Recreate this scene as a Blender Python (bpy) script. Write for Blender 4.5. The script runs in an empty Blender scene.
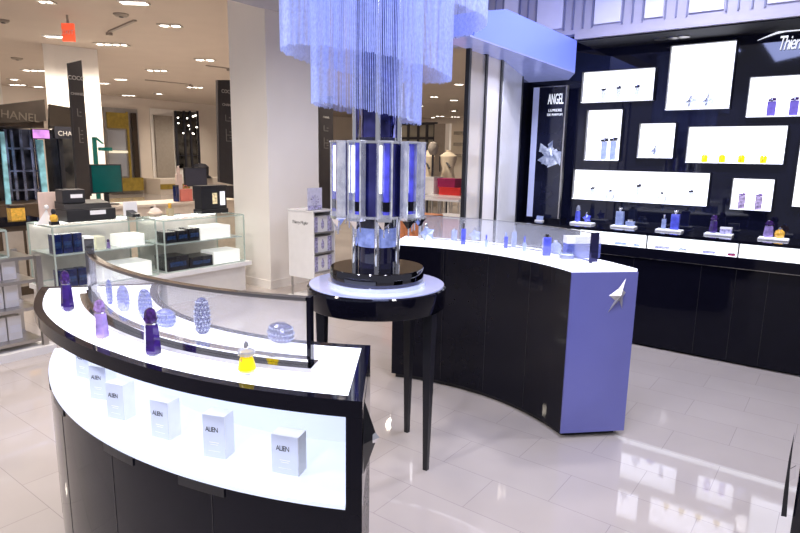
import bpy, bmesh, math, random
import numpy as np
from mathutils import Vector, Matrix
random.seed(7)
PI = math.pi
col = bpy.context.scene.collection
# ------------------------------------------------------------------ camera
F, PITCH, ROLL, YAW, H = 590.0, .185208, .017046, .643667, 1.6
cp, sp = math.cos(PITCH), math.sin(PITCH); cr, sr = math.cos(ROLL), math.sin(ROLL); cy, sy = math.cos(YAW), math.sin(YAW)
RM = (np.array([[cr, -sr, 0], [sr, cr, 0], [0, 0, 1]]) @ np.array([[1, 0, 0], [0, -sp, -cp], [0, cp, -sp]])
      @ np.array([[cy, sy, 0], [-sy, cy, 0], [0, 0, 1]]))
cam_d = bpy.data.cameras.new('camera'); cam = bpy.data.objects.new('camera', cam_d); col.objects.link(cam)
cam_d.sensor_width = 36; cam_d.lens = F * 36 / 800; cam_d.clip_start = .05; cam_d.clip_end = 200
m4 = Matrix(((RM[0][0], -RM[1][0], -RM[2][0], 0), (RM[0][1], -RM[1][1], -RM[2][1], 0), (RM[0][2], -RM[1][2], -RM[2][2], H), (0, 0, 0, 1)))
cam.matrix_world = m4
bpy.context.scene.camera = cam
# surveying helpers: where a sight line of the photograph meets a plane of the room
def ray(x, y): return RM.T @ np.array([(x - 400) / F, (y - 266.5) / F, 1])
def az(x, y, z):
    d = ray(x, y); t = (z - H) / d[2]; return Vector((t * d[0], t * d[1], z))
def ay(x, y, Y):
    d = ray(x, y); t = Y / d[1]; return Vector((t * d[0], Y, H + t * d[2]))
def ax(x, y, X):
    d = ray(x, y); t = X / d[0]; return Vector((X, t * d[1], H + t * d[2]))

# ------------------------------------------------------------------ materials
MATS = {}
def mat(name, base, rough=.5, metal=0., emit=None, es=0., trans=0., coat=0., vary=.06, scale=12., alpha=1., ior=1.45, spec=.5):
    if name in MATS: return MATS[name]
    m = bpy.data.materials.new(name); m.use_nodes = True
    nt = m.node_tree; b = nt.nodes['Principled BSDF']
    b.inputs['Roughness'].default_value = rough; b.inputs['Metallic'].default_value = metal
    b.inputs['IOR'].default_value = ior; b.inputs['Specular IOR Level'].default_value = spec
    b.inputs['Coat Weight'].default_value = coat; b.inputs['Transmission Weight'].default_value = trans
    b.inputs['Alpha'].default_value = alpha
    tc = nt.nodes.new('ShaderNodeTexCoord'); nz = nt.nodes.new('ShaderNodeTexNoise'); nz.inputs['Scale'].default_value = scale
    nt.links.new(tc.outputs['Object'], nz.inputs['Vector'])
    rp = nt.nodes.new('ShaderNodeValToRGB')
    c = np.array(base[:3], float)
    lo = np.clip(c * (1 - vary), 0, 1); hi = np.clip(c * (1 + vary), 0, 1)
    rp.color_ramp.elements[0].position = .3; rp.color_ramp.elements[1].position = .7
    rp.color_ramp.elements[0].color = (*lo, 1); rp.color_ramp.elements[1].color = (*hi, 1)
    nt.links.new(nz.outputs['Fac'], rp.inputs['Fac']); nt.links.new(rp.outputs['Color'], b.inputs['Base Color'])
    if emit is not None:
        b.inputs['Emission Color'].default_value = (*emit[:3], 1); b.inputs['Emission Strength'].default_value = es
    MATS[name] = m; return m
def sheen(nt):
    lw = nt.nodes.new('ShaderNodeLayerWeight'); lw.inputs['Blend'].default_value = .5
    pw = nt.nodes.new('ShaderNodeMath'); pw.operation = 'POWER'; pw.inputs[1].default_value = 4; nt.links.new(lw.outputs['Facing'], pw.inputs[0])
    ma = nt.nodes.new('ShaderNodeMath'); ma.operation = 'MULTIPLY_ADD'; ma.inputs[1].default_value = .35; ma.inputs[2].default_value = .02; nt.links.new(pw.outputs[0], ma.inputs[0])
    return ma
def mesh_glass(name, tint, base_fac, dot_fac, scale):
    """clear pane printed with a fine dot mesh"""
    m = bpy.data.materials.new(name); m.use_nodes = True; nt = m.node_tree; nt.nodes.clear()
    out = nt.nodes.new('ShaderNodeOutputMaterial'); mix = nt.nodes.new('ShaderNodeMixShader'); mix2 = nt.nodes.new('ShaderNodeMixShader')
    tr = nt.nodes.new('ShaderNodeBsdfTransparent'); tr.inputs[0].default_value = (.97, .98, 1, 1)
    df = nt.nodes.new('ShaderNodeBsdfTranslucent'); df.inputs[0].default_value = (*tint, 1); md_f = .5
    d2 = nt.nodes.new('ShaderNodeBsdfDiffuse'); d2.inputs[0].default_value = (*tint, 1)
    md = nt.nodes.new('ShaderNodeMixShader'); nt.links.new(df.outputs[0], md.inputs[1]); nt.links.new(d2.outputs[0], md.inputs[2])
    gl = nt.nodes.new('ShaderNodeBsdfGlossy'); gl.inputs['Roughness'].default_value = .04
    uv = nt.nodes.new('ShaderNodeTexCoord'); vo = nt.nodes.new('ShaderNodeTexVoronoi'); vo.inputs['Scale'].default_value = scale; vo.inputs['Randomness'].default_value = 0
    vo.voronoi_dimensions = '2D'; nt.links.new(uv.outputs['UV'], vo.inputs['Vector'])
    mp = nt.nodes.new('ShaderNodeMapRange'); mp.inputs[1].default_value = .3; mp.inputs[2].default_value = .45; mp.inputs[3].default_value = dot_fac; mp.inputs[4].default_value = base_fac
    nt.links.new(vo.outputs['Distance'], mp.inputs[0]); nt.links.new(mp.outputs[0], mix.inputs[0])
    nt.links.new(tr.outputs[0], mix.inputs[1]); nt.links.new(md.outputs[0], mix.inputs[2])
    lw = sheen(nt)
    nt.links.new(lw.outputs[0], mix2.inputs[0]); nt.links.new(mix.outputs[0], mix2.inputs[1]); nt.links.new(gl.outputs[0], mix2.inputs[2])
    nt.links.new(mix2.outputs[0], out.inputs[0]); MATS[name] = m; return m
def clear_glass(name, tint=(.95, 1, .98), f=1.0):
    m = bpy.data.materials.new(name); m.use_nodes = True; nt = m.node_tree; nt.nodes.clear()
    out = nt.nodes.new('ShaderNodeOutputMaterial'); mix = nt.nodes.new('ShaderNodeMixShader')
    tr = nt.nodes.new('ShaderNodeBsdfTransparent'); tr.inputs[0].default_value = (*tint, 1)
    gl = nt.nodes.new('ShaderNodeBsdfGlossy'); gl.inputs['Roughness'].default_value = .03
    lw = sheen(nt)
    nt.links.new(lw.outputs[0], mix.inputs[0]); nt.links.new(tr.outputs[0], mix.inputs[1]); nt.links.new(gl.outputs[0], mix.inputs[2])
    nt.links.new(mix.outputs[0], out.inputs[0]); MATS[name] = m; return m

BLACK = mat('black_lacquer', (.004, .004, .009), .05, vary=.1, spec=.22)
BLACKS = mat('black_satin', (.012, .012, .016), .3, vary=.1)
GLOSSWALL = mat('black_glass_wall', (.006, .007, .02), .04, coat=.2, vary=.1, scale=2)
CHROME = mat('chrome', (.88, .88, .92), .07, metal=1, vary=.03)
DCHROME = mat('dark_chrome', (.38, .37, .38), .1, metal=1, vary=.05)
STEEL = mat('brushed_steel', (.5, .48, .46), .3, metal=1)
GLOW = mat('glowing_white_acrylic', (.85, .87, 1), .15, emit=(.88, .91, 1), es=.95, vary=.02)
GLOW2 = mat('soft_glowing_acrylic', (.42, .46, .6), .25, emit=(.78, .85, 1), es=.68, vary=.02)
LBOX = mat('lightbox_diffuser', (.9, .92, 1), .4, emit=(.93, .95, 1), es=1.6, vary=.02)
VIT = mat('vitrine_glow', (.9, .92, 1), .4, emit=(.93, .95, 1), es=1.3, vary=.02)
LAV = mat('lavender_lacquer', (.15, .16, .46), .25, coat=.2, vary=.04, scale=3)
WHITE = mat('white_paint', (.78, .76, .74), .4, vary=.02)
WHITEG = mat('white_gloss', (.82, .82, .84), .15, vary=.02)
CARD = mat('white_card', (.9, .9, .92), .35, vary=.03)
CARDG = mat('silver_card', (.66, .72, .9), .25, vary=.04)
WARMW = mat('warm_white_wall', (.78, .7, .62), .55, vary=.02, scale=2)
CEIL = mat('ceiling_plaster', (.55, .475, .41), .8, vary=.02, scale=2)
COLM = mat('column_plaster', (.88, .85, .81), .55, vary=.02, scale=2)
BLUEP = mat('blue_lit_panel', (.10, .14, .62), .3, emit=(.28, .36, 1), es=.42, vary=.03, scale=2)  # LED light on the bulkhead put into its colour and emission
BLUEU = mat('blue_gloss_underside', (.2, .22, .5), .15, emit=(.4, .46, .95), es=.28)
FASC = mat('fascia_white', (.36, .35, .43), .35, vary=.03)
FASCD = mat('fascia_groove', (.16, .17, .27), .5)
CHAIN = mat('blue_lit_chain', (.40, .47, .88), .35, metal=.2, emit=(.42, .5, 1), es=.22, vary=.25, scale=60)  # blue light on the aluminium chains put into base colour and emission
VIOLET = mat('dark_violet_glass', (.03, .008, .13), .05, coat=.6, vary=.5, scale=30)
LILAC = mat('lilac_glass', (.42, .3, .75), .06, trans=.35, coat=1, vary=.4, scale=30)
CAPV = mat('violet_facet_cap', (.05, .015, .13), .12, metal=.3, coat=.6, vary=.6, scale=90)
CAPL = mat('lilac_facet_cap', (.36, .22, .55), .12, metal=.3, coat=1, vary=.6, scale=90)
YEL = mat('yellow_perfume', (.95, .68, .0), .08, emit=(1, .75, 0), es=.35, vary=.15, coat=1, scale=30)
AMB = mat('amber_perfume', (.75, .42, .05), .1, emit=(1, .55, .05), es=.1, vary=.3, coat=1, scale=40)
CRYS = mat('clear_crystal', (.75, .8, .95), .05, trans=.7, vary=.1)
BLUEG = mat('blue_perfume_glass', (.09, .11, .62), .06, trans=.15, coat=1, emit=(.15, .18, 1), es=.10, vary=.3, scale=30)
PALEB = mat('pale_blue_glass', (.45, .55, .95), .08, trans=.4, coat=1, vary=.2, scale=30)
MESHB = mat('studded_blue_crystal', (.008, .012, .12), .2, metal=.1, vary=.8, scale=150)
NAVY = mat('navy_box', (.006, .013, .09), .25, vary=.5, scale=20)
INK = mat('print_ink', (.02, .02, .03), .5)
SIGN = mat('charcoal_sign', (.035, .03, .032), .4)
SIGNW = mat('sign_lettering', (.5, .48, .46), .5)
WLET = mat('white_lettering', (.9, .92, 1), .4, emit=(.9, .93, 1), es=.9)
LAMP = mat('lamp_lens', (1, .95, .85), .4, emit=(1, .93, .82), es=9.0, vary=.02)
RED = mat('red_box', (.62, .02, .02), .4)
MAG = mat('magenta_box', (.33, .01, .10), .4)
EXITM = mat('exit_red', (.8, .12, .05), .4, emit=(1, .12, .05), es=.7)
BEIGE = mat('beige_counter', (.62, .53, .44), .4)
TORSO = mat('linen_torso', (.66, .56, .42), .8)
TEAL = mat('teal_screen', (.0, .08, .075), .2, emit=(0, .3, .27), es=.04)
TEALR = mat('teal_ribbon', (.0, .12, .10), .5)
DSCREEN = mat('dark_screen', (.05, .05, .075), .2)
PINK = mat('pale_pink_panel', (.72, .56, .50), .5)
CORAL = mat('coral_bag', (.75, .22, .17), .5)
YELLOWP = mat('gold_panel', (.28, .19, .03), .35, emit=(1, .7, .15), es=.03, vary=.3, scale=6)
BROWN = mat('brown_panel', (.05, .032, .02), .4, vary=.2)
TAUPE = mat('taupe_panel', (.33, .29, .25), .6)
DARKG = mat('dark_glazing', (.05, .045, .04), .08, vary=.9, scale=3)
REG = mat('register_black', (.022, .022, .025), .4)
SCREENP = mat('pink_blue_screen', (.4, .15, .5), .3, emit=(.75, .35, .9), es=.6, vary=.9, scale=6)
AQUA = mat('aqua_lit_panel', (.2, .45, .55), .2, emit=(.3, .7, .85), es=.12, vary=.8, scale=5)
PRINT = mat('lavender_print', (.42, .4, .72), .4, vary=.6, scale=45)
MG_L = mesh_glass('mesh_printed_glass', (.85, .88, 1.0), .08, .2, 130)
MG_R = mesh_glass('mesh_printed_glass_fine', (.9, .92, 1.0), .10, .26, 110)
GLS = clear_glass('clear_glass_pane', (.985, 1, .992))
GLSE = mat('green_glass_edge', (.42, .50, .46), .15)
FROST = mesh_glass('frosted_partition', (.95, .93, .92), .30, .30, 20); FROST2 = mesh_glass('milky_partition', (.98, .97, 1), .72, .72, 20)

def floor_mat():
    m = bpy.data.materials.new('polished_porcelain_tiles'); m.use_nodes = True; nt = m.node_tree; b = nt.nodes['Principled BSDF']
    tc = nt.nodes.new('ShaderNodeTexCoord'); mp = nt.nodes.new('ShaderNodeMapping'); br = nt.nodes.new('ShaderNodeTexBrick')
    mp.inputs['Location'].default_value = (.953 + .295, -2.475, 0)
    nt.links.new(tc.outputs['Object'], mp.inputs['Vector']); nt.links.new(mp.outputs[0], br.inputs['Vector'])
    br.offset = .5; br.inputs['Scale'].default_value = 1; br.inputs['Brick Width'].default_value = .59; br.inputs['Row Height'].default_value = .295
    br.inputs['Mortar Size'].default_value = .0016; br.inputs['Mortar Smooth'].default_value = .1
    br.inputs['Color1'].default_value = (.48, .435, .415, 1); br.inputs['Color2'].default_value = (.50, .455, .435, 1); br.inputs['Mortar'].default_value = (.34, .31, .31, 1)
    nz = nt.nodes.new('ShaderNodeTexNoise'); nz.inputs['Scale'].default_value = 3; mx = nt.nodes.new('ShaderNodeMixRGB'); mx.blend_type = 'MULTIPLY'; mx.inputs[0].default_value = .12
    nt.links.new(tc.outputs['Object'], nz.inputs['Vector']); nt.links.new(br.outputs['Color'], mx.inputs[1]); nt.links.new(nz.outputs['Fac'], mx.inputs[2])
    nt.links.new(mx.outputs[0], b.inputs['Base Color'])
    b.inputs['Roughness'].default_value = .03; b.inputs['IOR'].default_value = 1.6
    return m
FLOORM = floor_mat()

# ------------------------------------------------------------------ mesh helpers
class MB:
    def __init__(s): s.bm = bmesh.new()
    def face(s, pts, flip=False):
        v = [s.bm.verts.new(p) for p in pts]
        if flip: v.reverse()
        s.bm.faces.new(v); return s
    def box(s, x0, x1, y0, y1, z0, z1):
        if x0 > x1: x0, x1 = x1, x0
        if y0 > y1: y0, y1 = y1, y0
        if z0 > z1: z0, z1 = z1, z0
        v = [s.bm.verts.new(p) for p in ((x0,y0,z0),(x1,y0,z0),(x1,y1,z0),(x0,y1,z0),(x0,y0,z1),(x1,y0,z1),(x1,y1,z1),(x0,y1,z1))]
        for f in ((0,3,2,1),(4,5,6,7),(0,1,5,4),(1,2,6,5),(2,3,7,6),(3,0,4,7)): s.bm.faces.new([v[i] for i in f])
        return s
    def prism(s, pts, z0, z1):
        """pts: xy outline (ccw)"""
        a = [s.bm.verts.new((p[0], p[1], z0)) for p in pts]; b = [s.bm.verts.new((p[0], p[1], z1)) for p in pts]
        n = len(pts); s.bm.faces.new(a[::-1]); s.bm.faces.new(b)
        for i in range(n): s.bm.faces.new((a[i], a[(i+1) % n], b[(i+1) % n], b[i]))
        return s
    def extrude(s, pts, vec):
        """planar 3D outline pushed along vec"""
        vec = Vector(vec); a = [s.bm.verts.new(p) for p in pts]; b = [s.bm.verts.new(Vector(p) + vec) for p in pts]; n = len(pts)
        s.bm.faces.new(a[::-1]); s.bm.faces.new(b)
        for i in range(n): s.bm.faces.new((a[i], a[(i+1) % n], b[(i+1) % n], b[i]))
        return s
    def lathe(s, prof, n=24, c=(0, 0), sq=1., rot=0., sx=1., sy=1.):
        rings = []
        for r, z in prof:
            rings.append([s.bm.verts.new((c[0] + sx * r * math.cos(rot + 2*PI*i/n), c[1] + sy * r * math.sin(rot + 2*PI*i/n), z)) for i in range(n)])
        for a, b in zip(rings, rings[1:]):
            for i in range(n): s.bm.faces.new((a[i], a[(i+1) % n], b[(i+1) % n], b[i]))
        if prof[0][0] > 1e-5: s.bm.faces.new(rings[0][::-1])
        if prof[-1][0] > 1e-5: s.bm.faces.new(rings[-1])
        return s
    def tube(s, p, q, r0, r1=None, n=10):
        r1 = r0 if r1 is None else r1; p = Vector(p); q = Vector(q); d = (q - p).normalized()
        u = d.orthogonal().normalized(); w = d.cross(u)
        a = [s.bm.verts.new(p + r0 * (math.cos(2*PI*i/n) * u + math.sin(2*PI*i/n) * w)) for i in range(n)]
        b = [s.bm.verts.new(q + r1 * (math.cos(2*PI*i/n) * u + math.sin(2*PI*i/n) * w)) for i in range(n)]
        s.bm.faces.new(a[::-1]); s.bm.faces.new(b)
        for i in range(n): s.bm.faces.new((a[i], a[(i+1) % n], b[(i+1) % n], b[i]))
        return s
    def sector(s, c, r0, r1, a0, a1, z0, z1, n=48, warp=None):
        A = [math.radians(a0 + (a1 - a0) * i / n) for i in range(n + 1)]
        W = warp or (lambda r, t: (r, t))
        def pt(r, t):
            r, t = W(r, t); return (c[0] + r * math.cos(t), c[1] + r * math.sin(t))
        o = [pt(r1, t) for t in A]; i_ = [pt(r0, t) for t in A]
        def V(p, z): return s.bm.verts.new((p[0], p[1], z))
        ob = [V(p, z0) for p in o]; ot = [V(p, z1) for p in o]; ib = [V(p, z0) for p in i_]; it = [V(p, z1) for p in i_]
        f = s.bm.faces.new
        for k in range(n):
            f((ob[k], ob[k+1], ot[k+1], ot[k])); f((ib[k+1], ib[k], it[k], it[k+1]))
            f((ot[k], ot[k+1], it[k+1], it[k])); f((ob[k+1], ob[k], ib[k], ib[k+1]))
        f((ob[0], ot[0], it[0], ib[0])); f((ob[n], ib[n], it[n], ot[n])); return s
    def build(s, name, m, parent=None, smooth=False, bevel=0., seg=2, uvc=None):
        bmesh.ops.recalc_face_normals(s.bm, faces=s.bm.faces[:])
        me = bpy.data.meshes.new(name); uvl = s.bm.loops.layers.uv.new('UVMap')
        if uvc is not None:
            for f_ in s.bm.faces:
                for l_ in f_.loops:
                    q_ = l_.vert.co; l_[uvl].uv = (math.atan2(q_.y - uvc[1], q_.x - uvc[0]) * uvc[2], q_.z)
        s.bm.to_mesh(me); s.bm.free()
        if smooth:
            for p in me.polygons: p.use_smooth = True
        me.materials.append(m); o = bpy.data.objects.new(name, me); col.objects.link(o)
        if parent is not None: o.parent = parent
        if smooth: 
            md = o.modifiers.new('es', 'EDGE_SPLIT'); md.split_angle = math.radians(40)
        if bevel > 0:
            md = o.modifiers.new('bev', 'BEVEL'); md.width = bevel; md.segments = seg; md.limit_method = 'ANGLE'
        return o
def tag(o, label, cat, group=None, kind=None):
    if label: o['label'] = label
    if cat: o['category'] = cat
    if group: o['group'] = group
    if kind: o['kind'] = kind
    return o
def thing(name, label, cat, loc=(0, 0, 0), rz=0., group=None):
    o = bpy.data.objects.new(name, None); col.objects.link(o); o.empty_display_size = .05
    o.location = loc; o.rotation_euler = (0, 0, rz); return tag(o, label, cat, group)
def struct(o): o['kind'] = 'structure'; return o
def dup(root, loc, rz=None, label=None, group=None, scale=None):
    r = root.copy(); col.objects.link(r); r.location = loc
    if rz is not None: r.rotation_euler = (0, 0, rz)
    if scale is not None: r.scale = (scale,) * 3
    if label: r['label'] = label
    if group: r['group'] = group
    for ch in list(root.children):
        c = ch.copy(); col.objects.link(c); c.parent = r
        for g in list(ch.children):
            d = g.copy(); col.objects.link(d); d.parent = c
    return r
def text(name, body, size, m, parent, loc, rot, extrude=.001, shear=0., align='CENTER', spacing=1., sx=1., bold=0.):
    cu = bpy.data.curves.new(name, 'FONT'); cu.body = body; cu.size = size; cu.extrude = extrude; cu.shear = shear
    cu.align_x = align; cu.align_y = 'CENTER'; cu.space_character = spacing; cu.offset = bold
    t = bpy.data.objects.new(name + '_tmp', cu); col.objects.link(t)
    dg = bpy.context.evaluated_depsgraph_get(); me = bpy.data.meshes.new_from_object(t.evaluated_get(dg)); me.name = name
    bpy.data.objects.remove(t); me.materials.clear(); me.materials.append(m)
    o = bpy.data.objects.new(name, me); col.objects.link(o); o.parent = parent; o.location = loc; o.rotation_euler = rot; o.scale = (sx, 1, 1)
    return o
def C2(c, r, a): return (c[0] + r * math.cos(math.radians(a)), c[1] + r * math.sin(math.radians(a)))

# ================================================================== SETTING
ZC = 3.6; XF = -22.; YF = 27.
struct(MB().box(XF - 1, 6, -4, YF + 1, -.05, 0).build('floor', FLOORM))
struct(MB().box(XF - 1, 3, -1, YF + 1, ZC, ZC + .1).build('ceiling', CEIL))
struct(MB().box(XF - .1, XF, -4, YF, 0, ZC).build('wall_left', WARMW))
struct(MB().box(XF, 2, YF, YF + .1, 0, ZC).build('wall_far', WARMW))
WY = 5.65
struct(MB().box(-2.66, 2.2, WY, WY + .1, 0, 3.0).build('wall_back', GLOSSWALL))
# fascia above the black wall: flat bottom rail, flat sheet and raised flutes
fa = MB().box(-3.3, 2.2, 5.2, 5.3, 2.66, ZC).build('trim_1', FASC); struct(fa)
struct(MB().box(-2.04, 2.2, 5.16, WY, 2.61, 2.66).build('trim_2', FASC))
struct(MB().box(-2.04, 2.2, 5.2, WY, 2.6, 2.608).build('trim_3', mat('matt_black', (.008, .008, .012), .7)))
gr = MB(); x = -3.25
ws = [.05, .22, .05, .05, .14, .05, .05, .24, .05, .06]
i = 0
while x < 2.1:
    w = ws[i % len(ws)]; gr.box(x, x + .012, 5.188, 5.2, 2.70, ZC - .02); x += w + .03; i += 1
struct(gr.build('trim_4', FASCD))
x = -3.25; i = 0; fp_ = MB()
while x < 2.1:
    w = ws[i % len(ws)]
    if w > .1: fp_.box(x + .02, x + w + .02, 5.186, 5.2, 2.72, ZC - .02)
    x += w + .03; i += 1
struct(fp_.build('trim_9', mat('fascia_panel', (.62, .62, .74), .3, vary=.02)))
# blue lit bulkhead beside the table, glossy underside
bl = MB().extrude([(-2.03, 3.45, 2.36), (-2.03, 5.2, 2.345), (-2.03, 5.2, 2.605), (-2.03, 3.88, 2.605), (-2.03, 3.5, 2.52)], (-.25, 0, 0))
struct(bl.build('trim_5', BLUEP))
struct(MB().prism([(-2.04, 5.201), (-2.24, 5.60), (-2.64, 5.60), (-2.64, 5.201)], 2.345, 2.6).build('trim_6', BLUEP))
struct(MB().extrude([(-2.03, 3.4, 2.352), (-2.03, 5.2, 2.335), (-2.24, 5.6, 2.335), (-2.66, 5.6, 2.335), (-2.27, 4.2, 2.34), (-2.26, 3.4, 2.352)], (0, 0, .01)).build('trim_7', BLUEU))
# lower soffit over the shop, its edge crossing the column head
struct(MB().extrude([(-4.36, 2.2, 2.9), (-4.46, 3.2, 2.9), (-4.47, 3.75, 2.9), (-4.42, 4.05, 2.9), (-3.4, 4.3, 2.9), (-2.4, 4.2, 2.9), (-2.4, 2.0, 2.9)], (0, 0, .69)).build('trim_8', FASC))
# glass partition right of the table: black posts with panes between
PP = [(-2.235, 3.74), (-2.245, 4.0), (-2.262, 4.27), (-2.52, 5.17)]
for k, (px_, py_) in enumerate(PP):
    tag(MB().box(px_ - .016, px_ + .016, py_ - .014, py_ + .014, 0, 2.345).build('partition_post', BLACKS),
        ['slim black partition post nearest the round table, beside the open store view', 'second slim black partition post right of the round table, between clear and white panes',
         'third slim black partition post right of the round table, bordering the broad white panel', 'black partition post at the edge of the dark back wall, by the black poster stand'][k], 'post', 'black posts of the glass partition')
def pane(a, b, m, nm, t=.006):
    a = Vector((*a, 0)); b = Vector((*b, 0)); d = (b - a).normalized(); n = Vector((-d.y, d.x, 0)) * t
    return MB().prism([(a + n)[:2], (a - n)[:2], (b - n)[:2], (b + n)[:2]], 0, 2.335).build(nm, m)
struct(pane((-2.235, 3.755), (-2.245, 3.985), FROST, 'window_1'))
struct(pane((-2.246, 4.015), (-2.262, 4.255), FROST2, 'window_2'))
struct(pane((-2.262, 4.29), (-2.52, 5.14), WHITEG, 'wall_partition', .02))
struct(MB().prism([(-2.535, 5.185), (-2.555, 5.185), (-2.68, WY), (-2.66, WY)], 0, 2.34).build('wall_return', GLOSSWALL))
# columns
struct(MB().box(-6.04, -5.39, 4.61, 5.43, 0, ZC).build('column_near', COLM))
struct(MB().box(-6.05, -5.38, 4.60, 5.44, 0, .1).build('baseboard_column', COLM))
def poly_column(nm, pts, m=COLM): return struct(MB().prism(pts, 0, ZC).build(nm, m))
poly_column('column_far', [(-13.2, 5.58), (-12.6, 5.31), (-12.57, 5.5), (-12.39, 6.25), (-13.1, 6.6)])
a = ax(0, 120, -14.); b = ax(5, 120, -14.)
poly_column('column_left', [(-14.6, a.y - .8), (-14, a.y - .8), (-14, b.y), (-14.6, b.y)])

# ================================================================== LEFT ISLAND COUNTER
LC = (-1.78, 2.36); RO, RI = 1.553, 1.14; A0, A1 = -56.0, -129.2
def iw(r, t):
    d = math.degrees(t); k = max(0, (r - RI) / (RO - RI)); e = max(0., 1 - (A0 - d) / 12)
    return r + k * (-.016 + (.046 if d > -92.5 else .066) * ((d + 92.5) / 36.5) ** 2), math.radians(d - (1 - k) * 1.3 * e)
def iwt(r, t):
    d = math.degrees(t); r2, t2 = iw(r, t); k = max(0, (r - RI) / (RO - RI)); return r2 + k * .03 * min(1, max(0, (-88 - d) / 26)), t2
isl = thing('island_counter', 'curved black foreground counter with glowing white top and lit niche of boxes', 'counter')
N = 72
MB().sector(LC, RI, RO, A0, A1, .06, .70, N, iw).build('base_cabinet', BLACK, isl, True)
MB().sector(LC, RI + .04, RO - .06, A0 - 1, A1 + 1, 0, .06, N, iw).build('plinth', BLACKS, isl, True)
MB().sector(LC, RI, RO + .002, A0 - 1.6, A1, .70, .712, N, iw).build('shelf', GLOW2, isl, True)
MB().sector(LC, RI + .03, 1.24, A0 - 1.6, A1, 0.712, .9545, N, iw).build('niche_back', GLOW2, isl, True)
tr = MB(); tr.sector(LC, RO - .028, RO, A0, A1, 0.955, 1.0, N, iwt); tr.sector(LC, RI, RI + .028, A0, A1, 0.955, 1.0, N, iwt)
w_ = math.degrees(.03 / RO); tr.sector(LC, RI + .028, RO - .028, A0, A0 - w_ * 1.3, 0.955, 1.0, 2, iwt); tr.sector(LC, RI + .028, RO - .028, A1 + w_, A1, 0.955, 1.0, 2, iwt)
tr.build('rim', BLACK, isl, True)
MB().sector(LC, RI + .028, RO - .028, A0 - w_ * 1.3, A1 + w_, .966, .9985, N, iwt).build('countertop', GLOW, isl, True)
MB().sector(LC, RI, RO, A0, A0 - 1.55, .06, .9545, 3, iw).build('end_panel', BLACK, isl)
for aa in (-72, -88, -104, -118): MB().sector(LC, RO + .0003, RO + .0012, aa, aa - .12, .07, .69, 1, iw).build('door_seam', BLACKS, isl)
for aa in (-73.4, -86.6, -105.6, -116.6): MB().sector(LC, RO + .0003, RO + .004, aa - 3, aa + 3, .672, .698, 4, iw).build('door_pull', BLACKS, isl)
MB().sector(LC, 1.27, RO - .06, A0 - 4, A1 + 2, .950, .9545, N, iw).build('niche_lamp', mat('niche_lamp_glow', (.8, .85, 1), .3, emit=(.85, .9, 1), es=.6), isl)
# kite emblem with chrome tip on the end face
def wp_(r, a_): r, t = iw(r, math.radians(a_)); return Vector((LC[0] + r * math.cos(t), LC[1] + r * math.sin(t), 0))
e0 = wp_(RO, A0); e1 = wp_(RI, A0); ed = (e1 - e0).normalized(); en = Vector((-ed.y, ed.x, 0))
if en.x < 0: en = -en
def kite(parent, o0, d, n, s, z0, z1, zm, w, h, mats=(BLACKS, CHROME)):
    def P(u, v, z): return tuple(o0 + d * u + n * v + Vector((0, 0, z)))
    k = MB(); T, B, L, R, A = P(s, .001, z1), P(s, .001, z0), P(s - w, .001, zm), P(s + w, .001, zm), P(s, h, zm)
    for f in ((T, L, A), (L, B, A), (B, R, A), (R, T, A)): k.face(f)
    k.face((T, R, B, L)); kk = k.build('emblem', mats[0], parent)
    k = MB(); q = .45
    def lerp(p): return tuple(Vector(A).lerp(Vector(p), q) + n * .004)
    A2 = P(s, h + .006, zm); T2, B2, L2, R2 = map(lerp, (P(s, .001, zm + (z1 - zm) * .5), P(s, .001, zm - (zm - z0) * .5), L, R))
    for f in ((T2, L2, A2), (L2, B2, A2), (B2, R2, A2), (R2, T2, A2), (T2, R2, B2, L2)): k.face(f)
    k.build('emblem_tip', mats[1], kk)
    return kk
kite(isl, e0, ed, en, .05, .775, .985, .88, .04, .036)

# glass screen standing on the island
gs = thing('curved_glass_screen', 'curved mesh-printed glass screen with chrome base on the foreground counter', 'glass screen', (0, 0, 0))
GA0, GA1 = -63.8, -120.0; GR = 1.365
def gw_(r, t):
    d = math.degrees(t); return r + .03 * max(0, (-92 - d) / 28) ** 2, t
MB().sector(LC, GR - .03, GR + .045, GA0 + 1.0, GA1 - .6, 1.0, 1.012, N, gw_).build('base_channel', DCHROME, gs, True)
MB().sector(LC, GR - .012, GR + .02, GA0 + .3, GA1 - .2, 1.0125, 1.028, N, gw_).build('base_clamp', CHROME, gs, True)
MB().sector(LC, GR - .003, GR + .003, GA0, GA1, 1.028, 1.196, N, gw_).build('glass_pane', MG_L, gs, True, uvc=(*LC, GR))
MB().sector(LC, GR - .012, GR + .012, GA0, GA1, 1.196, 1.206, N, gw_).build('top_rail', DCHROME, gs, True)
MB().sector(LC, GR - .022, GR + .006, GA0 + .5, GA0, 1.012, 1.206, 2, gw_).build('end_post', BLACK, gs)
MB().sector(LC, GR - .022, GR + .014, GA1 - .6, GA1 - 2.2, 1.012, 1.235, 2, gw_).build('end_post', DCHROME, gs)

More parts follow.
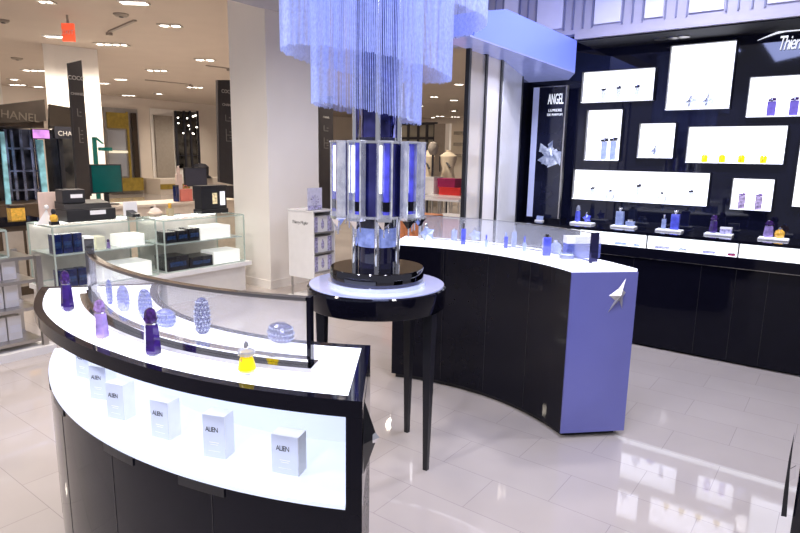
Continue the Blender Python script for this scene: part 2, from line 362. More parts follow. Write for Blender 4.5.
# ------------------------------------------------------------------ bottle kinds
def talisman(name, label, glass, cap, loc, h, group, rz=0., w=1.):
    """tall faceted slab bottle, foot cut to a point, studded rounded stopper"""
    t = thing(name, label, 'perfume bottle', loc, rz, group); s = h / .145
    b = MB(); v0 = len(b.bm.verts)
    b.lathe([(.012 * w * s, 0), (.0235 * w * s, .008 * s), (.0250 * w * s, .018 * s), (.0205 * w * s, .088 * s), (.0185 * w * s, .097 * s)], 6, rot=PI / 6, sy=.8); b.build('bottle', glass, t)
    b = MB(); b.lathe([(.0165 * w * s, .097 * s), (.0165 * w * s, .101 * s)], 12, sy=.8); b.build('collar', CHROME, t)
    b = MB(); b.lathe([(.0170 * w * s, .101 * s), (.0180 * w * s, .108 * s), (.0168 * w * s, .129 * s), (.0125 * w * s, .140 * s), (.005 * s, .1455 * s), (0, .1456 * s)], 7, sy=.85, rot=.3)
    for k in range(7):
        aa = k * .898 + .3; b.lathe([(.0, .104 * s), (.0050 * w * s, .112 * s), (0, .122 * s)], 4, c=(.0160 * w * s * math.cos(aa), .0136 * w * s * math.sin(aa)))
    b.build('stopper', cap, t); return t
GL = 'perfume bottles on the foreground counter'
ZT = .9985
talisman('perfume_bottle', 'dark violet faceted perfume bottle at the far left end of the glowing counter', VIOLET, CAPV, az(68, 311, ZT), .155, GL, .35, .95)
talisman('perfume_bottle', 'lilac see-through perfume bottle by the left end of the glass screen', LILAC, CAPL, az(102, 338, ZT), .128, GL, .2, 1.2)
talisman('perfume_bottle', 'dark violet straight-sided perfume bottle in the middle of the glowing counter', VIOLET, CAPV, az(153, 355, ZT), .146, GL, .1, 1.15)
# yellow rounded bottle
yb = thing('perfume_bottle', 'small round yellow perfume bottle with clear shoulders and silver stopper', 'perfume bottle', az(247, 374, ZT), 0, GL)
MB().lathe([(.012, 0), (.018, .003), (.021, .008), (.02, .009)], 14).build('foot', CRYS, yb, True)
MB().lathe([(.02, .009), (.0255, .016), (.0225, .034), (.0165, .052), (.016, .053)], 16).build('bottle', YEL, yb, True)
MB().lathe([(.0165, .053), (.0245, .058), (.023, .068), (.013, .074), (.006, .075)], 12).build('shoulder', CRYS, yb, True)
k = MB(); k.lathe([(.006, .072), (.0085, .078), (.0065, .088), (.0035, .094), (0, .0955)], 10); k.build('stopper', CHROME, yb, True)
k = MB(); k.lathe([(.004, .022), (.009, .03), (.006, .044), (.003, .05)], 5, sy=.5, c=(.0, -.017)); k.build('emblem', AMB, yb)

# studded crystal bottles behind the screen
STUD = mat('crystal_studs', (.5, .55, .9), .15, metal=.4, vary=.5, scale=200)
def studded(name, label, loc, r, h, flat=1., rz=0., m=MESHB, group='studded bottles behind the glass screen'):
    t = thing(name, label, 'perfume bottle', loc, rz, group)
    b = MB(); b.lathe([(r * .55, 0), (r * .8, h * .06), (r, h * .3), (r * .98, h * .6), (r * .8, h * .85), (r * .45, h * .97), (0, h)], 20, sy=flat)
    st = MB(); rows = max(4, int(h / .014)); per = max(8, int(2 * PI * r / .013))
    for i in range(1, rows):
        z = h * i / rows; q = i / rows
        rr = r * (.8 + .2 * min(1, (q - .06) / .24)) if q < .3 else (r if q < .6 else r * (1 - .2 * (q - .6) / .25) if q < .85 else r * .72)
        for j in range(per):
            aa = 2 * PI * (j + .5 * (i % 2)) / per; st.lathe([(0, z - .0042), (.0045, z), (0, z + .0042)], 4, c=(rr * math.cos(aa), flat * rr * math.sin(aa)))
    b.build('bottle', m, t)
    o = st.build('studs', STUD, t); o['kind'] = 'stuff'; return t
def behind(px, py): return az(px, py, ZT)
studded('crystal_bottle', 'tall domed blue studded bottle standing behind the glass screen', behind(203, 333), .026, .125)
studded('crystal_bottle', 'squat round silver-blue studded bottle at the right end behind the glass screen', behind(281, 341), .05, .062, .7, 0, mat('studded_silver', (.10, .10, .22), .2, metal=.5, vary=.8, scale=150))
studded('crystal_bottle', 'low wide pale studded bottle left of the tall one behind the glass screen', behind(166, 326), .042, .062, .7, 0, mat('studded_pale', (.14, .17, .5), .25, metal=.3, vary=.7, scale=150))
studded('crystal_bottle', 'round upright pale blue bottle behind the glass screen above the low wide one', behind(146, 318), .028, .11, .5, .4, MATS['studded_pale'])
studded('crystal_bottle', 'oval lilac bottle leaning behind the left part of the glass screen', behind(124, 311), .026, .10, .5, .4, mat('studded_lilac', (.2, .22, .62), .25, metal=.2, vary=.5, scale=100))
studded('crystal_bottle', 'slim blue bottle nearest the left end behind the glass screen', behind(110, 304), .013, .10, .6, .4, mat('studded_sky', (.08, .11, .5), .25, metal=.2, vary=.5, scale=100))

# boxes in the lit niche
BXL = ['white perfume carton at the right end of the lit niche', 'white perfume carton second from the right in the lit niche, tallest in view',
       'white perfume carton third from the right in the lit niche', 'white perfume carton under the middle of the counter rim, left of the third',
       'white perfume carton mostly hidden under the rim, second from the left', 'white perfume carton barely showing at the far left of the lit niche']
def carton(label, loc, rz, w=.078, d=.055, h=.118):
    t = thing('perfume_carton', label, 'box', loc, rz, 'white cartons in the lit niche')
    MB().box(-w/2, w/2, 0, d, 0, h).build('carton', CARD, t, bevel=.001)
    MB().box(-w/2 + .001, w/2 - .001, -.0012, -.0002, .002, h - .002).build('front_panel', CARDG, t)
    text('lettering', 'ALIEN', .022, INK, t, (-.006, -.0016, h * .66), (PI/2, 0, 0), .0003, spacing=.86, sx=.8)
    k = MB(); k.box(-.016, .016, -.0016, -.0012, h * .36, h * .375); k.box(-.012, .012, -.0016, -.0012, h * .31, h * .322); k.box(-.02, .02, -.0016, -.0012, h * .16, h * .167)
    k.build('small_print', CARD, t)
    return t
fronts = [((272, 472), (304, 478)), ((204, 456), (222, 459)), ((152, 436), (167, 440)), ((108, 417), (122, 420)), ((91, 398), (104, 400)), ((77, 376), (88, 379))]
ct0 = None
for i, (p, q) in enumerate(fronts):
    a_, b_ = az(*p, .712), az(*q, .712); d_ = (b_ - a_); w_c = .084 if i == 0 else .074
    rz = math.atan2(d_.y, d_.x); u = Vector((math.cos(rz), math.sin(rz), 0)); loc = a_ + u * w_c / 2; loc.z = .712
    h_ = .118 if i == 0 else .135 if i == 1 else .125
    carton(BXL[i], loc, rz, w_c, .05, h_)

# ================================================================== ROUND TABLE
TC = (-1.885, 2.315)
tb = thing('round_table', 'round black bar table with pale glass top under the hanging chains', 'table', (*TC, 0))
MB().lathe([(.352, .845), (.356, .85), (.356, .944), (.35, .95), (.335, .95), (.0, .95)], 96).build('apron', BLACK, tb, True)
MB().lathe([(.346, .9505), (.346, .956), (.0, .956)], 96).build('tabletop', mat('pale_glass_top', (.50, .55, .85), .06, coat=1, emit=(.5, .58, 1), es=.18, vary=.03), tb, True)
for aa in (6, 93, 198):
    l = MB(); x_, y_ = .315 * math.cos(math.radians(aa)), .315 * math.sin(math.radians(aa))
    ca, sa = math.cos(math.radians(aa)), math.sin(math.radians(aa))
    def sqr(w, z): return [(x_ + u * w * ca - v * w * sa, y_ + u * w * sa + v * w * ca, z) for u, v in ((-1,-1),(1,-1),(1,1),(-1,1))]
    lo, mi, hi = sqr(.012, 0), sqr(.016, .25), sqr(.027, .845)
    for A_, B_ in ((lo, mi), (mi, hi)):
        for i in range(4): l.face((A_[i], A_[(i+1) % 4], B_[(i+1) % 4], B_[i]))
    l.face(lo[::-1]); l.face(hi)
    bmesh.ops.remove_doubles(l.bm, verts=l.bm.verts[:], dist=1e-5)
    l.build('leg', BLACKS, tb)

# ================================================================== PERFUME FOUNTAIN
TC2 = (TC[0] + .004, TC[1] - .004)
ft = thing('perfume_fountain', 'chrome perfume dispenser tower with a ring of lit tubes on the round table', 'perfume dispenser', (*TC2, .956))
MB().lathe([(.25, 0), (.25, .018), (.0, .018)], 72).build('glass_plinth', mat('plinth_glass', (.6, .66, .9), .05, coat=1, vary=.03), ft, True)
MB().lathe([(.238, .0182), (.24, .03), (.24, .082), (.236, .088), (.232, .088)], 72).build('base_ring', mat('black_chrome', (.10, .10, .12), .05, metal=1), ft, True)
MB().lathe([(.231, .0187), (.231, .084), (.0, .084)], 72).build('base_top', mat('engraved_chrome', (.42, .42, .46), .18, metal=1, vary=.95, scale=38), ft, True)
MB().lathe([(.098, .085), (.098, .20), (.098, .73), (.09, .73)], 40).build('core', mat('core_gloss', (.012, .012, .04), .05, coat=1), ft, True)
MB().lathe([(.0995, .195), (.0995, .21), (.1, .24), (.0995, .29)], 40).build('core_reflection', mat('core_blue_reflection', (.25, .32, .8), .15, emit=(.35, .45, 1), es=.25, vary=.5, scale=25), ft, True)  # blue reflection on the core, built as a glowing band
MB().lathe([(.086, .731), (.086, 1.97)], 40).build('upper_column', mat('column_gloss', (.10, .10, .34), .05, metal=1, vary=.8, scale=9), ft, True)
camang = math.atan2(-TC[1], -TC[0])
for k, aa in enumerate((-1.35, -.02, 1.0, 2.2, 3.3, 4.3)):
    t_ = camang + aa; MB().tube((.118 * math.cos(t_), .118 * math.sin(t_), .085), (.118 * math.cos(t_), .118 * math.sin(t_), 1.9), .013, n=12).build('pole', CHROME, ft, True)
for z0 in (.345, .70): MB().lathe([(.1, z0), (.185, z0), (.185, z0 + .012), (.1, z0 + .012), (.1, z0)], 40).build('ring_plate', CHROME, ft, True)
MB().lathe([(.168, .345), (.168, .699)], 40).build('inner_sleeve', mat('blue_mirror', (.10, .10, .36), .08, metal=1, vary=.5, scale=7), ft, True)
TUBEB = mat('blue_liquid_tube', (.05, .05, .45), .06, coat=1, emit=(.1, .12, .9), es=.12, vary=.6, scale=14)
STRIP = mat('tube_light_strip', (.9, .93, 1), .3, emit=(.9, .94, 1), es=1.5)
for k in range(10):
    t_ = camang + math.radians(8 + 36 * k); c_, s_ = math.cos(t_), math.sin(t_); r_ = .212
    def q(rad, tan): return (c_ * rad - s_ * tan, s_ * rad + c_ * tan)
    def bx(b, r0, r1, t0, t1, z0, z1): b.prism([q(r0, t0), q(r1, t0), q(r1, t1), q(r0, t1)], z0, z1)
    b = MB(); bx(b, .19, .235, -.036, -.028, .345, .705); bx(b, .19, .235, .028, .036, .345, .705); bx(b, .185, .19, -.028, .028, .345, .705); bx(b, .19, .24, -.037, .037, .705, .712)
    h0 = b.build('tube_housing', mat('edge_gleam', (.82, .84, .95), .08, metal=.75, emit=(.7, .75, 1), es=.05, vary=.25, scale=25), ft)  # faint emission stands in for bright reflections on the housings
    b = MB(); b.tube((*q(.214, .010), .37), (*q(.214, .010), .70), .0155, n=12); b.build('liquid_tube', TUBEB, h0, True)
    b = MB(); b.tube((*q(.218, -.017), .47), (*q(.218, -.017), .69), .0055, n=8); b.build('light_strip', STRIP, h0, True)
    b = MB(); b.tube((*q(.214, .010), .385), (*q(.214, .010), .43), .0162, n=12); b.build('tube_cap', BLACK, h0, True)
    b = MB(); bx(b, .188, .240, -.034, .034, .338, .352); b.tube((*q(.214, 0), .338), (*q(.214, 0), .30), .032, .007, 4); b.tube((*q(.216, 0), .306), (*q(.216, 0), .262), .004)
    b.tube((*q(.216, .02), .332), (*q(.216, .024), .285), .003); b.build('nozzle', CHROME, h0, True)

# ================================================================== CHAIN CHANDELIER
ch = thing('chain_chandelier', 'tiered chandelier of fine lavender chains hanging above the round table', 'chandelier', (*TC, 2.98))
MB().lathe([(.56, 0), (.56, .03), (0, .03)], 64).build('top_plate', CHROME, ch, True)
MB().tube((0, 0, .03), (0, 0, ZC - 2.98), .03).build('rod', CHROME, ch, True)
def curtain(R_, c_, zfun, a0, a1, sp_, rad, nm='chain_curtain', rows=1):
    b = MB(); n = int(math.radians(abs(a1 - a0)) * R_ / sp_)
    for rr in range(rows):
        for i in range(n + 1):
            t = math.radians(a0 + (a1 - a0) * (i + .5 * rr) / max(1, n)); r = R_ - .02 * rr
            x, y = c_[0] + r * math.cos(t), c_[1] + r * math.sin(t); z1 = zfun(t) - 2.98 + random.uniform(-.006, .006)
            v = []
            for z in (z1, 0):
                v.append([b.bm.verts.new((x + rad * math.cos(q + t), y + rad * math.sin(q + t), z)) for q in (0, 2.094, 4.189)])
            for j in range(3): b.bm.faces.new((v[0][j], v[0][(j+1) % 3], v[1][(j+1) % 3], v[1][j]))
    o = b.build(nm, CHAIN, ch); o['kind'] = 'stuff'; return o
RX = Vector((math.cos(YAW), math.sin(YAW)))                     # camera right in plan
def off(u, v=0): return (RX.x * u - RX.y * -v * -1, RX.y * u + RX.x * v)
def slope(z0, k, c, R_): return lambda t: z0 + k * (math.cos(t) * RX.x + math.sin(t) * RX.y)
oB = (RX.x * -.058, RX.y * -.058)
curtain(.41, oB, slope(2.025, -.06, 0, 0), 0, 360, .0082, .0017)
curtain(.268, oB, slope(1.80, -.045, 0, 0), 0, 360, .0080, .0017)
YD = math.degrees(YAW)
curtain(.50, (RX.x * .01, RX.y * .01), lambda t: 2.22, YD - 52, YD + 62, .0080, .0017)

# ================================================================== RIGHT COUNTER
RC = (-1.95, 1.98); R0 = 1.39; R1 = 1.775; B0, B1 = 55.5, 113.5
rc = thing('concave_counter', 'curved black counter with lavender end panel and chrome star behind the table', 'counter')
def arcp(r, a0, a1, n=40): return [C2(RC, r, a0 + (a1 - a0) * i / n) for i in range(n + 1)]
out = arcp(R0, B0, B1) + arcp(R1, B1, 53.2)
inn = arcp(R0 + .03, B0 + 1.2, B1 - 1) + arcp(R1 - .03, B1 - 1, 54.6)
MB().prism(out[::-1], .035, .985).build('body', BLACK, rc)
MB().prism(inn[::-1], 0, .035).build('plinth', BLACKS, rc)
MB().prism(out[::-1], .985, 1.0).build('countertop', GLOW, rc)
f0 = Vector((*out[0], 0)); f1 = Vector((*C2(RC, R1, 53.2), 0)); fd = (f1 - f0).normalized(); fn = Vector((fd.y, -fd.x, 0)); LE = (f1 - f0).length
MB().extrude([tuple(f0 + fn * .0005 + Vector((0, 0, .035))), tuple(f1 + fn * .0005 + Vector((0, 0, .035))), tuple(f1 + fn * .0005 + Vector((0, 0, .985))), tuple(f0 + fn * .0005 + Vector((0, 0, .985)))], fn * .012).build('end_panel', LAV, rc)
dl = MB()
for aa in (70, 84, 98): dl.sector(RC, R0 - .0012, R0, aa, aa + .12, .05, .97, 1)
dl.build('panel_seam', BLACKS, rc)
# chrome star emblem, faceted
def fp(s, z, h=0.): return tuple(f0 + fd * s + fn * (.013 + h) + Vector((0, 0, z)))
SC = fp(.283, .858, .03)
tips = [(.319, .95), (.325, .868), (.311, .772), (.226, .752), (.226, .852)]
vall = [(.302, .886), (.308, .845), (.288, .826), (.262, .826), (.278, .892)]
k = MB(); ringp = []
for t, v in zip(tips, vall): ringp += [fp(*t), fp(*v, .004)]
ringp = ringp
for i in range(len(ringp)): k.face((ringp[i], ringp[(i+1) % len(ringp)], SC))
k.face([Vector(p) - fn * .002 for p in ringp[::-1]])
k.build('star_emblem', mat('silver_star', (.62, .6, .58), .38, metal=.6, vary=.1), rc)
# screen
g2 = thing('curved_glass_display', 'curved mesh-printed glass screen with thick end block on the concave counter', 'glass screen')
HA0, HA1 = 60.5, 109; HR = 1.655
MB().sector(RC, HR - .02, HR + .02, HA0, HA1, 1.0, 1.008, 48).build('base_channel', CHROME, g2, True)
MB().sector(RC, HR - .004, HR + .004, HA0 + .9, HA1 - .8, 1.0085, 1.172, 48).build('glass_pane', MG_R, g2, True, uvc=(*RC, HR))
MB().sector(RC, HR - .006, HR + .006, HA0 + .9, HA1 - .8, 1.172, 1.177, 48).build('top_edge', CHROME, g2, True)
MB().sector(RC, HR - .028, HR + .022, HA0 + .1, HA0 + .7, 1.0, 1.18, 3).build('end_block', mat('end_block_blue', (.03, .03, .1), .08, metal=.7), g2)
MB().sector(RC, HR - .02, HR + .02, HA1 - .8, HA1, 1.008, 1.18, 3).build('end_block', DCHROME, g2)

# ------------------------------------------------------------------ simple bottle kinds for the counters
def square_bottle(label, loc, w, h, m, rz=0., d=None, capm=CHROME, group=None, caph=.28, name='perfume_bottle'):
    t = thing(name, label, 'perfume bottle', loc, rz, group); d = d or w * .7; hb = h * (1 - caph)
    MB().box(-w/2, w/2, -d/2, d/2, 0, hb).build('bottle', m, t, bevel=w * .08)
    MB().lathe([(w * .16, hb), (w * .16, hb + h * .05), (w * .24, hb + h * .05), (w * .24, h * .97), (w * .18, h)], 12).build('cap', capm, t, True)
    return t
def star_bottle(label, loc, r, m, rz=0., group=None, name='perfume_bottle'):
    t = thing(name, label, 'perfume bottle', loc, rz, group); b = MB(); pts = []
    for i in range(10):
        q = r * (1 if i % 2 == 0 else .62); aa = PI / 2 + i * PI / 5 + .25; pts.append((q * math.cos(aa), q * math.sin(aa)))
    zmin = min(p[1] for p in pts)
    ring = [(p[0], 0, p[1] - zmin) for p in pts]
    for sgn in (-1, 1):
        for i in range(10): b.face((ring[i], ring[(i+1) % 10], (0, sgn * r * .45, -zmin)))
    b.build('bottle', m, t)
    MB().lathe([(r * .14, -zmin + r * .75), (r * .16, -zmin + r * 1.15), (r * .05, -zmin + r * 1.3)], 8, c=(-.1 * r, 0)).build('stopper', CHROME, t, True)
    return t
def round_bottle(label, loc, r, m, capm, group=None, name='perfume_bottle', rz=0.):
    t = thing(name, label, 'perfume bottle', loc, rz, group)
    b = MB(); n = 20
    for yy in (0,):
        b.lathe([(r * .5, 0), (r * .9, r * .3), (r, r), (r * .85, r * 1.55), (r * .35, r * 1.9), (r * .3, r * 1.95)], 20, sy=.5)
    b.build('bottle', m, t, True)
    MB().lathe([(r * .3, r * 1.95), (r * .34, r * 2.2), (r * .1, r * 2.35)], 10).build('cap', capm, t, True); return t
GR = 'bottles along the concave counter'
def rcp(px, py): return az(px, py, 1.0)
ra = YAW
square_bottle('tall blue perfume bottle behind the left part of the counter glass', rcp(463, 244.5), .032, .155, BLUEG, ra, None, DCHROME, GR)
square_bottle('blue square bottle with dark cap standing before the counter glass by the mesh box', rcp(546, 255.5), .05, .135, BLUEG, ra, None, BLACKS, GR, .14)
star_bottle('large crystal star bottle at the left end of the counter glass', rcp(427, 241.5), .06, PALEB, ra, GR)
star_bottle('pale round star bottle right of the tall blue bottle', rcp(475, 241.5), .048, PALEB, ra, GR)
square_bottle('slender pale bottle with thin blue cap before the counter glass', rcp(486, 247), .022, .085, PALEB, ra, None, BLUEG, GR, .4)
square_bottle('mid blue slim bottle near the middle of the concave counter', rcp(505.5, 248), .024, .105, BLUEG, ra, None, PALEB, GR, .25)
square_bottle('tall pale blue bottle at the centre behind the counter glass', rcp(513.5, 247.3), .032, .15, PALEB, ra, None, CHROME, GR)
square_bottle('thin clear atomiser with dark blue cap right of the tall central bottle', rcp(524, 251.5), .022, .1, PALEB, ra, None, BLUEG, GR, .4)
square_bottle('small pale square bottle left of the tall blue bottle', rcp(454, 240.5), .045, .09, PALEB, ra, None, CHROME, GR, .15)
round_bottle('clear rounded bottle just right of the blue square bottle', rcp(555.5, 253.5), .038, PALEB, CHROME, GR)
jar = thing('cream_jar', 'low clear glass jar before the right end of the counter glass', 'jar', rcp(566.5, 259), 0)
MB().lathe([(.035, 0), (.044, .004), (.046, .03), (.04, .034)], 20).build('jar', CRYS, jar, True)
MB().lathe([(.04, .034), (.04, .042), (.0, .044)], 20).build('lid', PALEB, jar, True)
pr = thing('mesh_carton', 'wide silvery mesh gift box behind the right end of the counter glass', 'box', Vector((-1.27, 3.565, 1.0)), ra + .15)
MB().box(-.11, .11, -.03, .03, 0, .09).build('carton', MATS['studded_pale'], pr, bevel=.002)
MB().box(-.112, .112, -.032, .032, .09, .135).build('lid', CARD, pr, bevel=.002)

# ================================================================== BACK COUNTER AND VITRINE
bc = thing('back_counter', 'long black wall counter with a lit glass vitrine strip under its top', 'counter')
XL, XR = -2.52, 2.1; FY = 5.2
k = MB().box(XL, XR, FY + .03, WY - .005, .02, .775); k.build('base_cabinet', BLACK, bc)
MB().box(XL, XR, FY + .08, WY - .01, 0, .02).build('plinth', BLACKS, bc)
k = MB(); 
for x_ in (-2.6, -2.0, -1.4, -.87, -.62, -.4, -.1, .5): k.box(x_ - .002, x_ + .002, FY + .027, FY + .03, .03, .77)
k.build('door_seam', BLACKS, bc)
MB().box(XL, XR, FY, WY - .005, .783, .868).build('drawer_band', BLACK, bc)
MB().box(XL, XR, FY + .02, WY - .005, .775, .783).build('steel_line', STEEL, bc)  # thin steel line below the drawer band
MB().box(-1.92, XR, FY + .12, FY + .14, .868, .975).build('vitrine_back', VIT, bc)
MB().box(-1.92, XR, FY + .002, FY + .12, .868, .87).build('vitrine_floor', VIT, bc)
k = MB(); k.box(XL, XR, FY + .14, WY - .005, .868, .975); k.box(XL, -1.92, FY, FY + .14, .868, .975); k.build('rear_cabinet', BLACK, bc)
MB().box(-1.92, XR, FY, FY + .002, .872, .974).build('vitrine_glass', GLS, bc)
k = MB()
for x_ in (-1.30, -.62, .1): k.box(x_ - .006, x_ + .006, FY - .002, FY + .0, .868, .976)
k.build('vitrine_divider', STEEL, bc)
MB().box(XL, XR, FY - .002, WY - .005, .976, 1.0).build('countertop', BLACK, bc)
# packs lying in the vitrine
def packs(label, px, py, w, m):
    p = ay(px, py, FY + .06)
    t = thing('sample_pack', label, 'box', (p.x, FY + .06, .8702), 0, 'flat packs in the vitrine strip')
    MB().box(-w/2, w/2, -.025, .025, 0, .016).build('pack', m, t, bevel=.002); MB().box(-w*.42, w*.42, -.02, .02, .0162, .019).build('lid', CARD, t); return t
packs('pale blue flat pack in the vitrine strip just right of the counter glass', 621, 243.5, .1, PALEB)
packs('small pale pack second from the left in the vitrine strip', 637, 245, .045, PALEB)
packs('wide blue flat pack in the vitrine strip, right of its first divider', 662, 248, .11, PRINT)
packs('small grey pack in the vitrine strip left of the second drawer seam', 683, 249.5, .06, CARDG)
packs('long lavender pack in the vitrine strip under the dark purple bottle', 709, 252, .09, PRINT)
packs('small pink pack in the vitrine strip left of its last divider', 731.5, 255, .05, MAG)
# trays with bottles
TZ = 1.0
TRL = ['white display tray at the left end of the wall counter, below the wide lightbox', 'white display tray second from the left on the wall counter, holding a clear bottle',
       'white display tray in the middle of the wall counter, holding a tall blue bottle', 'white display tray under the gap beside the small purple lightbox', 'white display tray at the right end of the wall counter, with purple and amber bottles']
trs = [((567.6, 222.8), (593.4, 224.6)), ((608.5, 226), (635.5, 227.8)), ((654, 230), (682, 232)), ((703, 234.5), (732.5, 236.5)), ((757, 239), (789, 241.3))]
tray0 = None; TP = []
for i, (p, q) in enumerate(trs):
    a_, b_ = az(*p, TZ), az(*q, TZ); w = .21
    if b_.y < a_.y - .3: pass
    cxx = (ay(*p, 5.40).x + ay(*q, 5.40).x) / 2; TP.append(cxx)
    if tray0 is None:
        tray0 = thing('display_tray', TRL[0], 'tray', (cxx, 5.40, TZ), 0, 'white trays on the wall counter')
        MB().box(-.105, .105, 0, .11, 0, .013).build('tray', WHITEG, tray0, bevel=.002)
        MB().box(-.1, .1, .005, .105, .0132, .016).build('glow_pad', GLOW, tray0)
    else: dup(tray0, (cxx, 5.40, TZ), None, TRL[i])
TY, TT = 5.455, TZ + .016
GT = 'bottles on the wall counter trays'
talisman('perfume_bottle', 'tall indigo bottle with white top on the leftmost tray', BLUEG, CRYS, (TP[0] - .05, TY, TT), .155, GT, 0)
star_bottle('round blue star bottle on the leftmost tray', (TP[0] + .04, TY, TT), .045, BLUEG, 0, GT)
square_bottle('tall pale square bottle on the second tray from the left', (TP[1] - .04, TY, TT), .068, .16, PALEB, 0, None, CHROME, GT, .2)
jr = thing('cream_jar', 'low pale blue jar on the second tray from the left', 'jar', (TP[1] + .055, TY, TT)); MB().lathe([(.03, 0), (.042, .008), (.042, .04), (.035, .045)], 14).build('jar', PALEB, jr, True); MB().lathe([(.03, .045), (.028, .06), (.0, .062)], 14).build('lid', CHROME, jr, True)
square_bottle('slim silver atomiser on the middle tray', (TP[2] - .05, TY, TT), .036, .125, PALEB, 0, None, CHROME, GT, .3)
square_bottle('tall deep blue bottle on the middle tray', (TP[2] + .04, TY, TT), .068, .165, BLUEG, 0, None, CHROME, GT, .18)
talisman('perfume_bottle', 'dark purple bottle with rounded stopper on the fourth tray', VIOLET, CAPV, (TP[3] - .045, TY, TT), .15, GT, 0, 1.4)
bx_ = thing('perfume_carton', 'long lavender carton lying on the fourth tray', 'box', (TP[3] + .05, TY, TT)); MB().box(-.042, .042, -.025, .025, 0, .04).build('carton', PRINT, bx_, bevel=.002); MB().box(-.043, .043, -.026, .026, .04, .055).build('lid', CARD, bx_, bevel=.001)
talisman('perfume_bottle', 'broad purple bottle on the rightmost tray', LILAC, CAPV, (TP[4] - .04, TY, TT), .135, GT, 0, 1.7)
round_bottle('small amber bottle with clear stopper on the rightmost tray', (TP[4] + .035, TY, TT), .036, AMB, CRYS, GT)

# ================================================================== LIGHTBOXES
def lightbox(label, x0, x1, z0, z1):
    t = thing('lightbox', label, 'lightbox', ((x0 + x1) / 2 + .014, WY, z0), 0, 'glowing boxes on the black wall'); w = (x1 - x0) / 2; h = z1 - z0
    k = MB(); k.box(-w, -w + .006, -.05, 0, 0, h); k.box(w - .006, w, -.05, 0, 0, h); k.box(-w + .006, w - .006, -.05, 0, h - .006, h); k.build('frame', BLACKS, t)
    MB().box(-w + .006, w - .006, -.006, -.001, .006, h - .006).build('light_panel', LBOX, t)
    MB().box(-w + .006, w - .006, -.05, -.001, 0, .006).build('shelf', GLOW, t)
    return ((x0 + x1) / 2, z0)
LB = {
 1: ('wide glowing lightbox at the top left of the black wall with three dark-capped bottles', -2.13, -1.475, 2.12, 2.40),
 2: ('largest upright lightbox at the top of the black wall with two star bottles', -1.375, -.87, 2.03, 2.565),
 3: ('lightbox with two purple bottles below the white script lettering', -.755, -.15, 1.955, 2.27),
 4: ('upright lightbox with two tall clear bottles and black caps, second row left', -2.06, -1.725, 1.59, 2.055),
 5: ('small square lightbox with one star bottle in the second row', -1.575, -1.265, 1.62, 1.925),
 6: ('wide lightbox with four yellow bottles', -1.17, -.445, 1.585, 1.89),
 7: ('longest lightbox, low on the black wall above the trays, with five pale bottles', -2.15, -.955, 1.22, 1.505),
 8: ('small lightbox with two purple square bottles, low at the right', -.79, -.485, 1.21, 1.47),
 9: ('lightbox cut off by the right edge of the photo beside the yellow bottles', -.36, .1, 1.26, 1.81)}
for k_, v in LB.items(): lightbox(*v)
BYY = WY - .028
def on(px, py, n, up=.006): p = ay(px, py, BYY); return Vector((p.x, BYY, LB[n][3] + up))
GBX = 'bottles in the lightboxes'
PYN = {1: 92, 3: 107, 4: 150, 7: 196, 8: 203}
def slim(label, px, n, h, caph, w=.028, capm=INK, m=CRYS, cw=None):
    t = square_bottle(label, on(px, PYN[n], n), w, h, m, 0, .02, CHROME, GBX, caph); hb = h * (1 - caph); cw = cw or max(.017, w * .5)
    k = MB(); k.box(cw * .15, cw * 1.1, -.016, .012, hb + h * .02, hb + h * .17); k.build('cap_right', capm, t, bevel=.002)
    k = MB(); k.box(-cw * 1.1, -cw * .15, -.016, .012, hb + h * .01, hb + h * .12); k.build('cap_left', capm, t, bevel=.002); return t
slim('clear bottle with dark cap, leftmost of three in the top left lightbox', 603.5, 1, .135, .3)
slim('clear bottle with dark cap, middle of three in the top left lightbox', 618.5, 1, .14, .26)
slim('clear bottle with dark cap, rightmost of three in the top left lightbox', 637, 1, .15, .3)
star_bottle('left of two silver star bottles in the largest lightbox', on(691.5, 101, 2), .055, CRYS, 0, GBX)
star_bottle('right of two silver star bottles in the largest lightbox', on(708.5, 101, 2), .055, CRYS, 0, GBX)
slim('left of two purple bottles in the lightbox below the script lettering', 771.5, 3, .145, .22, .06, CAPV, mat('purple_block_glass', (.16, .12, .5), .08, coat=1, emit=(.2, .15, .7), es=.1, vary=.3), .024)
slim('right of two purple bottles in the lightbox below the script lettering', 794, 3, .145, .22, .06, CAPV, mat('purple_block_glass', (.16, .12, .5), .08, coat=1, emit=(.2, .15, .7), es=.1, vary=.3), .024)
slim('left of two tall clear bottles with black caps in the upright lightbox', 604, 4, .20, .18, .05, INK, PALEB, .03)
slim('right of two tall clear bottles with black caps in the upright lightbox', 613, 4, .205, .17, .05, INK, PALEB, .03)
star_bottle('single silver star bottle in the small square lightbox', on(656.5, 150, 5), .055, CRYS, 0, GBX)
for i, px in enumerate((704.5, 722, 741.5, 763.5)):
    t = thing('perfume_bottle', ['leftmost yellow bottle of the four in the wide lightbox', 'second yellow bottle from the left in the wide lightbox', 'third yellow bottle from the left in the wide lightbox', 'rightmost yellow bottle of the four in the wide lightbox'][i], 'perfume bottle', on(px, 158, 6), 0, GBX)
    MB().lathe([(.022, 0), (.027, .008), (.026, .05), (.016, .062)], 14, sy=.7).build('bottle', YEL, t, True); MB().lathe([(.008, .062), (.016, .07), (.012, .085), (0, .09)], 10).build('stopper', CRYS, t, True)
slim('leftmost slim bottle with dark cap in the longest lightbox', 592, 7, .12, .22, .03)
round_bottle('round clear bottle second from the left in the longest lightbox', on(610, 196, 7), .042, CRYS, INK, GBX)
slim('tall bottle with high dark cap in the middle of the longest lightbox', 638, 7, .165, .2, .03)
round_bottle('round clear bottle right of the middle in the longest lightbox', on(661.5, 198, 7), .042, CRYS, INK, GBX)
slim('rightmost slim bottle with dark cap in the longest lightbox', 690.5, 7, .13, .2, .032)
